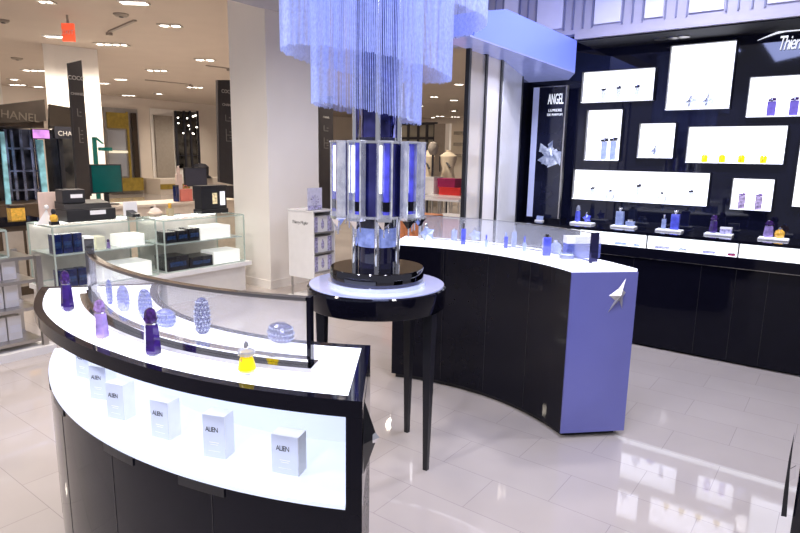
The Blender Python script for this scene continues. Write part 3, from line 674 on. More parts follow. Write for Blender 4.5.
slim('left of two lilac square bottles in the small low lightbox', 741.5, 8, .135, .2, .05, CAPL, mat('lilac_block_glass', (.5, .4, .75), .08, coat=1, vary=.7, scale=50), .022)
slim('right of two lilac square bottles in the small low lightbox', 758.5, 8, .135, .2, .05, CAPL, mat('lilac_block_glass', (.5, .4, .75), .08, coat=1, vary=.7, scale=50), .022)

# script sign: swoosh bar + lettering
sg = thing('script_sign', 'white script brand lettering with a long swoosh at the top right of the black wall', 'sign', ay(779, 42, WY - .02))
sp0 = ay(779, 42, WY - .02)
tx = text('lettering', 'Thierry', .15, WLET, sg, (-.008, 0, -.015), (PI/2, 0, 0), .004, .28, 'LEFT', .82, .52)
k = MB(); swp = [(757.5, 40.5), (766, 37), (776, 33.2), (786, 30.6), (800, 29.3), (812, 29)]; th = [.002, .008, .014, .018, .018, .012]
prev = None
for (px, py), w in zip(swp, th):
    p = ay(px, py, WY - .02) - sp0; cur = ((p.x, -.004, p.z - w/2), (p.x, -.004, p.z + w/2), (p.x, .004, p.z + w/2), (p.x, .004, p.z - w/2))
    if prev:
        for i in range(4): k.face((prev[i], prev[(i+1) % 4], cur[(i+1) % 4], cur[i]))
    prev = cur
k.build('swoosh', WLET, sg)

# soffit downlights over the wall counter
for i, px in enumerate((663, 676, 685.5)):
    p = ay(px, 33 - i * .8, 5.5); 
    t = thing('soffit_downlight', ['leftmost of three small downlights above the largest lightbox', 'middle of three small downlights above the largest lightbox', 'rightmost of three small downlights above the largest lightbox'][i], 'ceiling light', (p.x, 5.45, 2.6), 0, 'downlights above the black wall')
    MB().lathe([(.04, -.008), (.05, -.008), (.05, 0), (.04, 0)], 16).build('trim_ring', STEEL, t); MB().lathe([(.039, -.007), (.0, -.007)], 16).build('lens', mat('warm_downlight', (1, .9, .75), .4, emit=(1, .88, .7), es=3.0), t)

# poster stand
an = thing('poster_stand', 'tall black glass poster stand with a silver star and white lettering', 'poster stand', (-2.36, 5.5, 1.0))
MB().box(-.18, .19, -.05, .10, 0, .03).build('base', BLACK, an)
MB().box(-.125, .145, 0, .012, .03, 1.265).build('poster', mat('poster_navy', (.012, .014, .035), .08, coat=.6, vary=.5, scale=3), an)
k = MB(); k.box(-.185, -.126, -.004, .02, .03, 1.27); k.build('side_strip', mat('pale_blue_strip', (.5, .55, .8), .3, emit=(.55, .6, 1), es=.25), an)
k = MB(); k.box(.146, .158, -.02, .03, .03, 1.275); k.box(-.126, .146, -.004, .016, 1.2655, 1.275); k.build('frame', STEEL, an)
text('lettering', 'ANGEL', .135, WLET, an, (.045, -.002, 1.15), (PI/2, 0, 0), .001, 0, 'CENTER', 1.0, .36, .001)
text('lettering', 'LUMIERE', .035, WLET, an, (.045, -.002, 1.05), (PI/2, 0, 0), .001, 0, 'CENTER', 1.15, .9)
text('lettering', 'DE PARFUM', .03, WLET, an, (.045, -.002, 1.01), (PI/2, 0, 0), .001, 0, 'CENTER', 1.1, .9)
k = MB(); cz = .66; cxs = .035
random.seed(3)
for j in range(16):
    aa = random.uniform(0, 2 * PI); r = random.uniform(.05, .165); wd = random.uniform(.35, 1.0)
    P_ = []
    for da, rr in ((0, r), (wd, r * random.uniform(.5, .9)), (PI + wd * .5, .05)):
        P_.append((cxs + max(-.155, min(.107, rr * math.cos(aa + da))), -.003 - j * .0012, cz + rr * math.sin(aa + da)))
    ap = (sum(p[0] for p in P_) / 3, -.012 - j * .0012, sum(p[2] for p in P_) / 3)
    for i in range(3): k.face((P_[i], P_[(i+1) % 3], ap))
k.build('star_image', mat('silver_blue_facets', (.5, .56, .95), .15, metal=.5, emit=(.4, .5, 1), es=.3, vary=.9, scale=18), an)
cd = thing('small_card_holder', 'little white card holder at the foot of the black poster stand', 'card holder', (-2.36, 5.40, 1.0)); MB().box(-.04, .04, -.03, .01, 0, .012).build('base', CARD, cd); MB().extrude([(-.035, -.01, .012), (.035, -.01, .012), (.035, .006, .05), (-.035, .006, .05)], (0, .003, 0)).build('card', PALEB, cd)

# ================================================================== COUNTER AT THE RIGHT EDGE
rk = thing('side_counter', 'dark counter end just entering the photo at the lower right with kite emblem', 'counter')
c0 = Vector((-.014, 2.44, 0)); dd = Vector((.78, .62, 0)).normalized(); nn = Vector((-dd.y, dd.x, 0))
q0, q1 = c0, c0 + dd * .42; back = Vector((dd.y, -dd.x, 0)) * .8
MB().prism([q0[:2], q1[:2], (q1 + back)[:2], (q0 + back)[:2]], .035, .965).build('body', BLACK, rk)
MB().prism([(q0 + dd * .03 + back * .03)[:2], (q1 + back * .03)[:2], (q1 + back)[:2], (q0 + dd * .03 + back)[:2]], 0, .035).build('plinth', BLACKS, rk)
MB().prism([q0[:2], q1[:2], (q1 + back)[:2], (q0 + back)[:2]], .965, 1.0).build('countertop', GLOW, rk)
bp_ = [ay(px, py, 2.44) for px, py in ((794.5, 432), (790, 470), (786.5, 517), (781, 516), (784, 490), (789.5, 455))]
MB().extrude([tuple(p) for p in bp_], (0, .012, 0)).build('emblem', BLACKS, rk)
MB().extrude([tuple(ay(px, py, 2.444)) for px, py in ((788.5, 470), (796, 466), (796, 478), (788, 482))], (0, .006, 0)).build('emblem_mount', CHROME, rk)

# ================================================================== LEFT BACKGROUND: GLASS CASES
def clamp(o): return o
def edges(mb, x0, x1, y0, y1, z0, z1, t=.006):
    for x in (x0, x1):
        for y in (y0, y1): mb.box(x - t, x + t, y - t, y + t, z0, z1)
    for z in (z0, z1):
        for x in (x0, x1): mb.box(x - t, x + t, y0 + t, y1 - t, z - t, z + t)
        for y in (y0, y1): mb.box(x0 + t, x1 - t, y - t, y + t, z - t, z + t)
def case(label, y0, y1, zb, zt, zs, basez):
    t = thing('glass_display_case', label, 'display case', (0, 0, 0)); X0, X1 = -6.12, -5.6
    MB().box(X0, X1 + .0, y0, y1, 0, basez).build('base', WHITE, t)
    MB().box(X0 - .02, X1 + .05, y0 - .03, y1 + .06, basez, zb).build('base_top', WHITEG, t)
    k = MB(); edges(k, X0, X1, y0, y1, zb + .006, zt - .006); k.build('frame', GLSE, t)
    MB().box(X1 - .003, X1 + .003, y0 + .01, y1 - .01, zb + .012, zt - .012).build('front_pane', GLS, t)
    MB().box(X0 + .01, X1 - .01, y0 - .003, y0 + .003, zb + .012, zt - .012).build('side_pane', GLS, t)
    MB().box(X0 + .01, X1 - .01, y1 - .003, y1 + .003, zb + .012, zt - .012).build('side_pane', GLS, t)
    MB().box(X0, X1, y0, y1, zt, zt + .008).build('top_pane', GLS, t)
    MB().box(X0 - .004, X0 + .004, y0 + .01, y1 - .01, zb + .012, zt - .012).build('back_panel', mat('case_back', (.62, .58, .54), .5), t)
    MB().box(X0 + .01, X1 - .02, y0 + .015, y1 - .015, zs, zs + .01).build('shelf', mat('shelf_glass', (.45, .52, .52), .08, vary=.05), t)
    MB().box(X0 + .02, X0 + .05, y0 + .05, y1 - .05, zt - .03, zt - .012).build('light_tube', mat('case_tube_light', (1, 1, 1), .4, emit=(1, .97, .93), es=7), t)
    return t
case('glass display case at the left under the cash register, navy boxes inside', ax(52.5, 232, -5.6).y, 3.29, .345, .93, .655, .30)
case('glass display case beside the white column, black and white boxes inside', 3.38, 4.40, .345, .90, .635, .30)
def boxX(name, label, cat, px0, px1, ztop, zbase, X, depth, m, group=None, py=250, lid=None):
    """carton whose front stands at X between two sight lines"""
    y0, y1 = ax(px0, py, X).y, ax(px1, py, X).y
    t = thing(name, label, cat, (X, (y0 + y1) / 2, zbase), 0, group); w = (y1 - y0) / 2 - .003; h = ztop - zbase
    MB().box(-depth, 0, -w, w, 0, h).build('carton', m, t, bevel=.003)
    MB().box(.0003, .0015, -w * .75, w * .75, h * .3, h * .62).build('label_print', lid or m, t)
    return t
s1, b1_ = .665, .345
NL = mat('navy_print', (.008, .035, .13), .3, vary=.8, scale=40)
for i, (p, q) in enumerate(((53, 62.5), (63, 73), (73.5, 83))):
    boxX('perfume_carton', ['navy carton on the upper shelf of the left glass case, nearest its corner', 'navy carton in the middle of three on the upper shelf of the left glass case', 'navy carton next to the white cartons on the upper shelf of the left glass case'][i], 'box', p, q, s1 + .178, s1, -5.68, .1, NAVY, 'navy cartons in the left glass case', 245, NL)
for i, (p, q) in enumerate(((57.5, 67), (67.5, 77.5), (78, 88))):
    boxX('perfume_carton', ['navy carton on the bottom of the left glass case, nearest its corner', 'navy carton in the middle of three on the bottom of the left glass case', 'navy carton rightmost of three on the bottom of the left glass case'][i], 'box', p, q, b1_ + .165, b1_, -5.68, .1, NAVY, 'navy cartons in the left glass case', 272, NL)
WB = mat('glowing_white_card', (.88, .87, .84), .4, emit=(1, .98, .95), es=.42, vary=.03)  # emission stands in for light falling on the white cartons
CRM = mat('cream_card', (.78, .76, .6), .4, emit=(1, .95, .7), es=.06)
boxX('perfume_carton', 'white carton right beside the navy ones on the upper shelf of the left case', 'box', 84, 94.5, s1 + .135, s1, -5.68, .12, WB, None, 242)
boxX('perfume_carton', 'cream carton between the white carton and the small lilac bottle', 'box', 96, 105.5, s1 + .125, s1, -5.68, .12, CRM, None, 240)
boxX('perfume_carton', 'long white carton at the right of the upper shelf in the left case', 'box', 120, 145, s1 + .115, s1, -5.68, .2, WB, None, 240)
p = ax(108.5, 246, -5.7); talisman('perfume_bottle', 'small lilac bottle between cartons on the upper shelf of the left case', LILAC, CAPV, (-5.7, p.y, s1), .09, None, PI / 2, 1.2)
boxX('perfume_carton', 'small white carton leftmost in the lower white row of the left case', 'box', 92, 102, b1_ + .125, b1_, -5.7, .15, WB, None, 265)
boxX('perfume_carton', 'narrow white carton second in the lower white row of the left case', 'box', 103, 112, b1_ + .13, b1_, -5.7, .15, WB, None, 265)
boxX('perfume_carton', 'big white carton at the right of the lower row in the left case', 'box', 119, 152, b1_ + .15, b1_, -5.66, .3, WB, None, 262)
s2, b2_ = .645, .345
BKB = mat('black_gift_box', (.014, .014, .022), .25, vary=.4, scale=20)
boxX('gift_box', 'black box leftmost on the upper shelf of the case by the column', 'box', 165.5, 177, s2 + .12, s2, -5.68, .2, BKB, 'black boxes in the case by the column', 235, NL)
boxX('gift_box', 'middle black box of three on the upper shelf of the case by the column', 'box', 177.5, 188.5, s2 + .125, s2, -5.68, .2, BKB, 'black boxes in the case by the column', 235, NL)
boxX('gift_box', 'black box touching the white one on the upper shelf of the case by the column', 'box', 189, 200, s2 + .135, s2, -5.68, .2, BKB, 'black boxes in the case by the column', 235, NL)
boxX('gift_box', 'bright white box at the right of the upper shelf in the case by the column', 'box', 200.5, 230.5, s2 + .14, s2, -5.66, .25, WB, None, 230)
boxX('gift_box', 'black box at the left on the bottom of the case by the column', 'box', 167, 189, b2_ + .155, b2_, -5.66, .25, BKB, 'black boxes in the case by the column', 258, NL)
boxX('gift_box', 'flat black box right of the other on the bottom of the case by the column', 'box', 189.5, 213, b2_ + .12, b2_, -5.66, .25, BKB, 'black boxes in the case by the column', 258, NL)
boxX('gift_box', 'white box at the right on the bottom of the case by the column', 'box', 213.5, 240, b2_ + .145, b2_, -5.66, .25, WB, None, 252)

# ---- things on the cases
def zx(px, py, X): return ax(px, py, X)
CT1 = .938
XR_ = -5.74; r0, r1 = zx(67, 215, XR_).y, zx(116, 213, XR_).y
rg = thing('cash_register', 'black cash register with raised printer on the left glass case', 'cash register', (XR_, (r0 + r1) / 2, CT1)); w = (r1 - r0) / 2
MB().box(-.24, 0, -w, w, 0, .115).build('cash_drawer', REG, rg, bevel=.006)
MB().extrude([(-.24, -w, .117), (-.02, -w, .117), (-.06, -w, .165), (-.24, -w, .19)], (0, 2 * w * .95, 0)).build('body', REG, rg, bevel=.004)
MB().box(-.235, -.08, -w + .01, -w + .01 + .9 * w, .17, .30).build('printer', REG, rg, bevel=.008)
MB().box(-.0795, -.078, -w + .08, -w + .19, .22, .255).build('paper_label', CARD, rg)
MB().box(.0005, .002, -.02, .13, .06, .1).build('paper_label', CARD, rg)
# pale board + statuette + tester bottle at the left end of the case
p0, p1 = zx(38.5, 208, -6.4), zx(58, 208, -6.4)
bd = thing('display_board', 'blank pale pink board standing left of the cash register', 'board', (-6.05, (ax(38.5,200,-6.05).y + ax(58,200,-6.05).y) / 2, CT1)); w = (ax(58,200,-6.05).y - ax(38.5,200,-6.05).y) / 2
MB().box(-.02, 0, -w, w, 0.004, .27).build('board', PINK, bd, bevel=.003); MB().box(-.05, .03, -w * .5, w * .5, 0, .004).build('foot', STEEL, bd)
p = zx(55, 226, -5.66)
tb_ = thing('tester_bottle', 'amber tester bottle with black cap on the corner of the left glass case', 'perfume bottle', (-5.67, p.y, CT1)); MB().box(-.025, .025, -.035, .035, 0, .03).build('stand', BLACKS, tb_); MB().lathe([(.028, .03), (.036, .05), (.03, .085), (.012, .095)], 12, sy=1).build('bottle', AMB, tb_, True); MB().lathe([(.014, .095), (.02, .115), (.014, .14), (0, .145)], 10).build('cap', INK, tb_, True)
p = zx(47, 226, -5.7)
st = thing('figurine', 'white folded paper figure beside the amber tester bottle', 'figurine', (-5.75, p.y, CT1)); k = MB()
k.face(((0, -.07, 0), (.02, .06, 0), (0, .03, .14))); k.face(((0, -.07, 0), (0, .03, .14), (-.03, .02, 0))); k.face(((.02, .06, 0), (-.03, .02, 0), (0, .03, .14))); k.face(((0, -.07, 0), (-.03, .02, 0), (.02, .06, 0)))
k.build('body', WHITEG, st); MB().lathe([(0, .13), (.02, .145), (.02, .165), (0, .18)], 10, c=(0, .03)).build('head', WHITEG, st, True)
# case by the column: black vitrine box
XB = -5.85; y0, y1 = zx(202, 210, XB).y, zx(227, 208, XB).y; CT2 = .908
vb = thing('display_vitrine', 'black tabletop vitrine with two lit windows on the case by the column', 'display box', (XB, (y0 + y1) / 2, CT2)); w = (y1 - y0) / 2
MB().box(-.15, .01, -w - .012, w + .012, 0, .05).build('base', BLACKS, vb, bevel=.004)
MB().box(-.14, 0, -w, w, .05, .305).build('body', BLACKS, vb, bevel=.004)
MB().box(-.15, .006, -w - .006, w + .006, .305, .32).build('lid', BLACKS, vb)
MB().box(.0005, .003, -w * .15, w * .22, .11, .235).build('window', mat('lit_gold_window', (.6, .5, .3), .2, emit=(1, .85, .5), es=.3, vary=.7, scale=30), vb)
MB().box(.0005, .003, w * .45, w * .85, .09, .25).build('window', mat('lit_white_window', (.8, .8, .85), .2, emit=(.95, .95, 1), es=.5), vb)
# service counter behind the cases
sc_ = thing('service_counter', 'long beige service counter behind the glass cases', 'counter'); XS = -7.0
ya, yb_ = zx(108, 200, XS).y, zx(240, 200, XS).y
MB().box(XS - .5, XS, ya, yb_, 0, .92).build('body', BEIGE, sc_); MB().box(XS - .55, XS + .04, ya - .03, yb_, .92, .95).build('worktop', BEIGE, sc_)
MB().box(XS + .0005, XS + .012, zx(150, 200, XS).y, zx(153, 200, XS).y, .05, .92).build('panel_joint', BROWN, sc_)
dkc = thing('dark_counter', 'low dark brown counter with glass front at the far left behind the shelf unit', 'counter'); XD = -7.2
MB().box(XD - .5, XD, zx(-30, 215, XD).y, zx(47, 215, XD).y, 0, .78).build('body', BROWN, dkc); MB().box(XD - .52, XD + .04, zx(-30, 215, XD).y, zx(48, 215, XD).y, .78, .83).build('worktop', BLACK, dkc)
k = MB(); k.box(XD + .001, XD + .008, zx(0, 215, XD).y, zx(21, 215, XD).y, .1, .72); k.box(XD + .001, XD + .008, zx(24, 215, XD).y, zx(45, 215, XD).y, .1, .72); k.build('glass_front', TAUPE, dkc)
sm = thing('small_box', 'small gold box on the dark counter at the far left', 'box', (XD - .1, zx(19, 205, XD).y, .83)); MB().box(-.06, .06, -.07, .07, 0, .14).build('carton', AMB, sm, bevel=.004); MB().box(-.062, .062, -.072, .072, .14, .17).build('lid', BROWN, sm)
# monitors
def monitor(label, px0, px1, z0, h, X, m, base, bezel=BLACKS):
    y0, y1 = zx(px0, 175, X).y, zx(px1, 175, X).y
    t = thing('monitor', label, 'monitor', (X, (y0 + y1) / 2, base)); w = (y1 - y0) / 2
    MB().box(-.03, 0, -w, w, z0 - base, z0 - base + h).build('housing', bezel, t, bevel=.004)
    MB().box(.0005, .003, -w + .015, w - .015, z0 - base + .015, z0 - base + h - .015).build('screen', m, t)
    MB().box(-.05, -.031, -.03, .03, .01, z0 - base + .1).build('neck', BLACKS, t); MB().box(-.12, .05, -.11, .11, 0, .012).build('foot', BLACKS, t)
    return t
monitor('wide monitor with dark teal screen above the cash register', 90.5, 122, 1.09, .35, -7.25, TEAL, .95)
monitor('small grey-screened monitor above the black tabletop vitrine', 184.5, 207, 1.14, .26, -7.2, DSCREEN, .95)
# bits on the service counter
def at_sc(px): return Vector((XS - .18, zx(px, 205, XS - .18).y, .95))
cdh = thing('sign_card', 'white upright card on the left glass case, right of the cash register', 'card', Vector((-5.92, zx(130, 205, -5.92).y, .938))); MB().box(-.003, .003, -.075, .075, .004, .15).build('card', CARD, cdh); MB().box(-.03, .03, -.06, .06, 0, .004).build('foot', CRYS, cdh)
cb = thing('shopping_bag', 'small coral red paper bag on the service counter', 'bag', at_sc(185)); MB().box(-.05, .05, -.09, .09, 0, .16).build('bag', CORAL, cb, bevel=.003)
k = MB(); k.tube((.03, -.04, .16), (.03, -.02, .21), .004); k.tube((.03, -.02, .21), (.03, .02, .21), .004); k.tube((.03, .02, .21), (.03, .04, .16), .004); k.build('handle', CORAL, cb)
pk = thing('display_stand', 'tall narrow pale pink stand left of the small monitor', 'stand', at_sc(180)); MB().box(-.03, .03, -.035, .035, 0, .36).build('column', PINK, pk, bevel=.004); MB().lathe([(.02, .36), (.024, .40), (.015, .46), (0, .47)], 10).build('finial', PINK, pk, True)
k1 = thing('navy_box', 'small navy box leaning left of the coral bag', 'box', at_sc(177)); MB().box(.0, .06, -.05, .0, 0, .2).build('carton', NAVY, k1); MB().box(-.001, .061, -.051, .001, .2, .22).build('lid', BLACKS, k1)
pb = thing('powder_compact', 'round peach powder dish with lid on the case, left of the black vitrine', 'dish', Vector((-5.95, zx(155, 210, -5.95).y, .908))); pb.location.y = max(pb.location.y, 3.5)
MB().lathe([(.05, 0), (.075, .02), (.08, .045), (.06, .06)], 16).build('dish', mat('peach', (.75, .6, .48), .5), pb, True); MB().lathe([(.06, .06), (.04, .09), (.012, .1), (.01, .125), (0, .13)], 12).build('lid', WARMW, pb, True)
pb2 = thing('tester_bottle', 'clear tester bottle with gold cap left of the black vitrine', 'perfume bottle', Vector((-5.9, zx(170, 210, -5.9).y, .908))); MB().box(-.03, .03, -.03, .03, 0, .09).build('bottle', mat('pale_gold_glass', (.7, .62, .42), .1, trans=.3), pb2, bevel=.003); MB().lathe([(.015, .09), (.02, .10), (.02, .14), (0, .145)], 10).build('cap', AMB, pb2, True)
dk = thing('card_reader', 'small dark card terminal at the right end of the left case', 'card terminal', (-5.85, zx(141, 214, -5.85).y, .938)); dk.location.y = 3.2
MB().extrude([(-.09, -.04, 0), (.06, -.04, 0), (.06, -.04, .03), (-.09, -.04, .07)], (0, .08, 0)).build('body', REG, dk, bevel=.004); MB().box(-.1, -.085, -.03, .03, .07, .13).build('screen', PALEB, dk)
tgr = thing('ribbon_frame', 'green ribbon frame hanging beside the tall dark sign', 'decoration', (-8.9, zx(95, 150, -8.9).y, 0)); y_ = tgr.location.y
a1_, a2_ = zx(92, 137, -8.9), zx(94, 176, -8.9)
k = MB(); k.box(-.01, .01, -.03, .03, 0, a1_.z); k.build('upright', TEALR, tgr)
k = MB(); zc_ = zx(100, 149, -8.9).z; k.box(-.008, .008, .05, zx(112, 149, -8.9).y - y_, zc_ - .025, zc_ + .025); k.build('crossbar', TEALR, tgr)
k = MB(); k.extrude([(.012, -.02, a1_.z), (.012, .03, a1_.z), (.012, .13, zc_ + .08), (.012, .105, zc_ + .07)], (.01, 0, 0)); k.build('ribbon_tail', TEALR, tgr)

# ---- left shelf unit with white boxes
su = thing('shelf_unit', 'open steel shelf unit with white boxes at the left edge of the photo', 'shelf unit'); SX0, SX1, SY0, SY1 = -5.45, -5.0, 1.18, 1.93
for (x_, y_) in ((SX0, SY0), (SX1, SY0), (SX0, SY1), (SX1, SY1)): MB().box(x_ - .02, x_ + .02, y_ - .02, y_ + .02, 0, .79).build('post', STEEL, su)
for z_ in (.10, .36, .58): MB().box(SX0 + .0205, SX1 - .0, SY0 + .0205, SY1 - .0205, z_, z_ + .025).build('shelf', STEEL, su)
MB().box(SX0 - .02, SX1 + .05, SY0 - .04, SY1 + .06, 0, .06).build('plinth', WHITE, su)
MB().box(SX0 + .02, SX1 - .02, SY0 + .02, SY1 - .02, .76, .785).build('shelf', STEEL, su)
for i, (z_, n_) in enumerate(((.125, 3), (.385, 3), (.605, 2))):
    nm = ['bottom', 'middle', 'upper'][i]
    for j, (p, q) in enumerate(((-26, -11), (-10.5, 4), (4.5, 19.5))[(0 if n_ == 3 else 1):]):
        wh = ['leftmost', 'middle', 'rightmost'][j + (0 if n_ == 3 else 1)]
        boxX('storage_carton', f'plain white carton, {wh} on the {nm} shelf of the steel shelf unit', 'box', p, q, z_ + (.19 if i < 2 else .16), z_, -5.1, .25, WHITE, 'white cartons on the steel shelf unit', 300, WHITEG)
gc = thing('glass_cube', 'small glass cube with a dark box inside on top of the steel shelf unit', 'display case', (-5.2, 1.62, .785)); k = MB(); edges(k, -.15, .15, -.16, .13, .008, .21, .006); k.build('frame', GLSE, gc)
MB().box(-.1, .12, -.14, .08, .004, .16).build('dark_box', DSCREEN, gc, bevel=.003)
MB().box(-.15, .15, -.16, .13, .212, .22).build('top_pane', GLS, gc)
wb = thing('paper_stack', 'crumpled white tissue on top of the glass cube at the left edge', 'tissue', (-5.2, 1.60, 1.0055)); k = MB(); k.lathe([(.07, 0), (.06, .02), (.03, .035), (0, .05)], 7); k.build('sheet', CARD, wb); MB().lathe([(.03, .03), (.05, .055), (0, .07)], 5, c=(.02, .01)).build('fold', CARD, wb)

# ---- tall dark directory signs
def dsign(label, tl, tr, bl, br, X, lines, post=False):
    t = thing('directory_sign', label, 'sign'); a, b, c, d = ax(*tl, X), ax(*tr, X), ax(*br, X), ax(*bl, X)
    z0 = 0.0
    k = MB(); k.extrude([tuple(d), tuple(c), tuple(b), tuple(a)], (-.05, 0, 0)); k.build('panel', SIGN, t)
    k = MB(); k.box(X - .04, X - .01, d.y + .02, c.y - .02, 0, min(d.z, c.z) + .01); k.build('foot_post', SIGN, t)
    w = (b.y - a.y)
    for body, f, s_ in lines:
        cy_ = (a.y + b.y) / 2 + ((d.y + c.y) / 2 - (a.y + b.y) / 2) * f; cz_ = (a.z + b.z) / 2 + ((d.z + c.z) / 2 - (a.z + b.z) / 2) * f
        text('lettering', body, s_, SIGNW, t, (X + .004, cy_, cz_), (PI/2, 0, PI/2), .001, spacing=.95)
    k = MB()
    for f in (.36, .50, .56):
        cy_ = (a.y + b.y) / 2; cz_ = a.z + (d.z - a.z) * f; ww = w * .16
        k.box(X + .001, X + .004, cy_ - ww, cy_ - ww + .012, cz_ - .05, cz_ + .05); k.box(X + .001, X + .004, cy_ - ww, cy_ + ww, cz_ - .05, cz_ - .04); k.box(X + .001, X + .004, cy_ + ww * .2, cy_ + ww, cz_ + .0, cz_ + .012)
    k.build('pictogram', mat('faint_print', (.2, .19, .18), .5), t)
    return t
LN = [('COCO', .11, .075), ('CHANEL', .235, .055)]
dsign('tall charcoal directory sign leaning in front of the far pillar, left of the teal monitor', (68.5, 63), (81.5, 60), (77.5, 196), (92, 196), -8.2, [('COCO', .12, .072), ('CHANEL', .235, .046)])
dsign('tall charcoal directory sign half hidden by the left edge of the near white column', (217.5, 80), (236, 80), (219.5, 182), (240, 186), -8.0, LN)
dsign('tall charcoal directory sign seen between the near column and the chrome tower', (318.5, 96), (333, 96), (320, 183), (333.5, 183), -7.6, [('COCO', .1, .06), ('CHANEL', .24, .045)])
# ---- dark kiosk at far left
kx = -9.6
kk = thing('cosmetics_kiosk', 'dark mirrored cosmetics kiosk at the far left with lit aqua side strip', 'kiosk')
ky0, ky1, ky2 = zx(-40, 150, kx).y, zx(49, 150, kx).y, zx(75, 150, kx - .8).y
zt_ = 2.25
MB().box(kx - 2.2, kx - .07, ky0, ky1 - .01, 1.92, 2.08).build('canopy', BROWN, kk)
q_ = [ax(49.5, 104, kx - .02), ax(73, 108, kx - .9), ax(73, 128, kx - .9), ax(49.5, 129, kx - .02)]
MB().extrude([tuple(p) for p in q_], (-.05, 0, 0)).build('fascia', mat('bronze_dark', (.03, .024, .02), .25), kk)
MB().extrude([(kx, ky0, 1.9), (kx, ky1, 2.02), (kx, ky1, 2.33), (kx, ky0, 2.1)], (-.06, 0, 0)).build('fascia', mat('mirror_bronze', (.05, .04, .034), .2, metal=.3, vary=.5, scale=2), kk)
text('lettering', 'CHANEL', .16, mat('dim_lettering', (.09, .075, .06), .4), kk, (kx + .003, zx(16, 118, kx).y, 2.07), (PI/2, .09, PI/2), .002)
MB().box(kx - 1.8, kx - 1.0, ky0, ky1 + .2, 0, 1.92).build('back_wall', mat('kiosk_dark', (.02, .022, .035), .15, vary=.9, scale=4), kk)
k = MB()
for px in (8, 14, 23, 33, 38): yy = zx(px, 160, kx - .9).y; k.box(kx - .93, kx - .9, yy - .02, yy + .02, .1, 1.9)
for z_ in (.95, 1.25, 1.6): k.box(kx - .93, kx - .905, zx(8, 160, kx - .9).y, zx(38, 160, kx - .9).y, z_, z_ + .03)
k.build('shelving', mat('shelf_glint', (.25, .3, .5), .2, metal=.8, vary=.8, scale=6), kk)
MB().extrude([(kx - .3, zx(37, 150, kx - .3).y, 1.75), (kx - .3, zx(44, 150, kx - .3).y, 1.75), (kx - .3, zx(47.5, 187, kx - .3).y, .9), (kx - .3, zx(42, 187, kx - .3).y, .9)], (-.03, 0, 0)).build('side_strip', AQUA, kk)
MB().extrude([(kx - .3, zx(2, 150, kx - .3).y, 1.85), (kx - .3, zx(6, 150, kx - .3).y, 1.85), (kx - .3, zx(11, 200, kx - .3).y, .8), (kx - .3, zx(6, 200, kx - .3).y, .8)], (-.03, 0, 0)).build('side_strip', AQUA, kk)
MB().box(kx - .28, kx - .22, zx(60, 150, kx - .2).y, zx(64, 150, kx - .2).y, 0, 1.92).build('corner_post', BLACKS, kk)
text('lettering', 'CHANEL', .10, SIGNW, kk, (kx - .15, zx(71, 134, kx - .15).y, zx(72, 134, kx - .15).z), (PI/2, 0, PI/2), .002)
MB().box(kx - .9, kx - .4, zx(58, 134, kx - .4).y, zx(79, 134, kx - .4).y, 0, 1.92).build('side_wall', mat('kiosk_side_dark', (.03, .028, .026), .2, vary=.9, scale=3), kk)
MB().box(kx - .25, kx - .17, zx(54, 134, kx - .2).y, zx(78, 134, kx - .2).y, zx(72, 139, kx - .2).z, zx(72, 127, kx - .2).z).build('name_panel', INK, kk)
MB().box(kx - 1.0, kx - .12, ky0, zx(64, 200, kx - .2).y, 0, .8).build('counter', BROWN, kk)
scn = thing('video_screen', 'bright pink and blue video screen on the dark kiosk', 'screen', (kx - .1, (zx(35, 135, kx).y + zx(53, 135, kx).y) / 2, zx(44, 139, kx).z)); w = (zx(53, 135, kx).y - zx(35, 135, kx).y) / 2
h_ = zx(44, 129, kx).z - zx(44, 139, kx).z
MB().box(-.04, 0, -w, w, 0, h_).build('housing', BLACKS, scn); MB().box(.0005, .003, -w + .01, w - .01, .01, h_ - .01).build('screen', SCREENP, scn)

# ---- far wall features at the left
XW = XF
def wbox(nm, m, parent, px0, px1, py0, py1, t0=.0, t1=.05, X=XW):
    a, b = ax(px0, py0, X), ax(px1, py1, X); return MB().box(X + t0, X + t1, a.y, b.y, max(0, b.z), a.z).build(nm, m, parent)
dw = thing('gold_alcove', 'gold and mirror lit shop alcove on the far wall behind the teal monitor', 'alcove')
wbox('frame', STEEL, dw, 102, 141, 107, 190, .0, .1); wbox('gold_header', YELLOWP, dw, 104.5, 126, 112, 129, .1, .16); wbox('mirror', mat('grey_mirror', (.5, .5, .52), .15, metal=.4, vary=.2, scale=1), dw, 105, 126, 130, 176, .1, .13)
wbox('brown_panel', BROWN, dw, 129, 138, 113, 182, .1, .2); wbox('gold_strip', YELLOWP, dw, 126, 129, 112, 186, .1, .14); wbox('gold_base', YELLOWP, dw, 105, 140, 178, 190, .12, .3)
wbox('light_shelf', mat('lit_shelf', (.9, .85, .7), .4, emit=(1, .9, .65), es=.7), dw, 107, 124, 150.5, 153, .13, .3)
dd2 = thing('grey_portal', 'plain taupe grey panel in a white portal on the far wall', 'panel'); wbox('frame', COLM, dd2, 149, 199, 108, 182, .0, .04); wbox('panel', TAUPE, dd2, 152.5, 174, 115, 177, .05, .12)
gw = thing('shop_window', 'dark black-gridded shop window on the far wall left of the near column', 'window'); wbox('glazing', DARKG, gw, 174.5, 197, 111, 168, .05, .1)
k = MB()
for px in (174.5, 183, 189, 196.5): a = ax(px, 111, XW); b = ax(px + .8, 168, XW); k.box(XW + .1, XW + .14, a.y, b.y, b.z, a.z)
for py in (120, 130, 140, 155): a = ax(174.5, py, XW); b = ax(197, py + .8, XW); k.box(XW + .1, XW + .135, a.y, b.y, b.z, a.z)
k.build('grid', INK, gw)
for i in range(9):
    pass
k = MB(); random.seed(5)
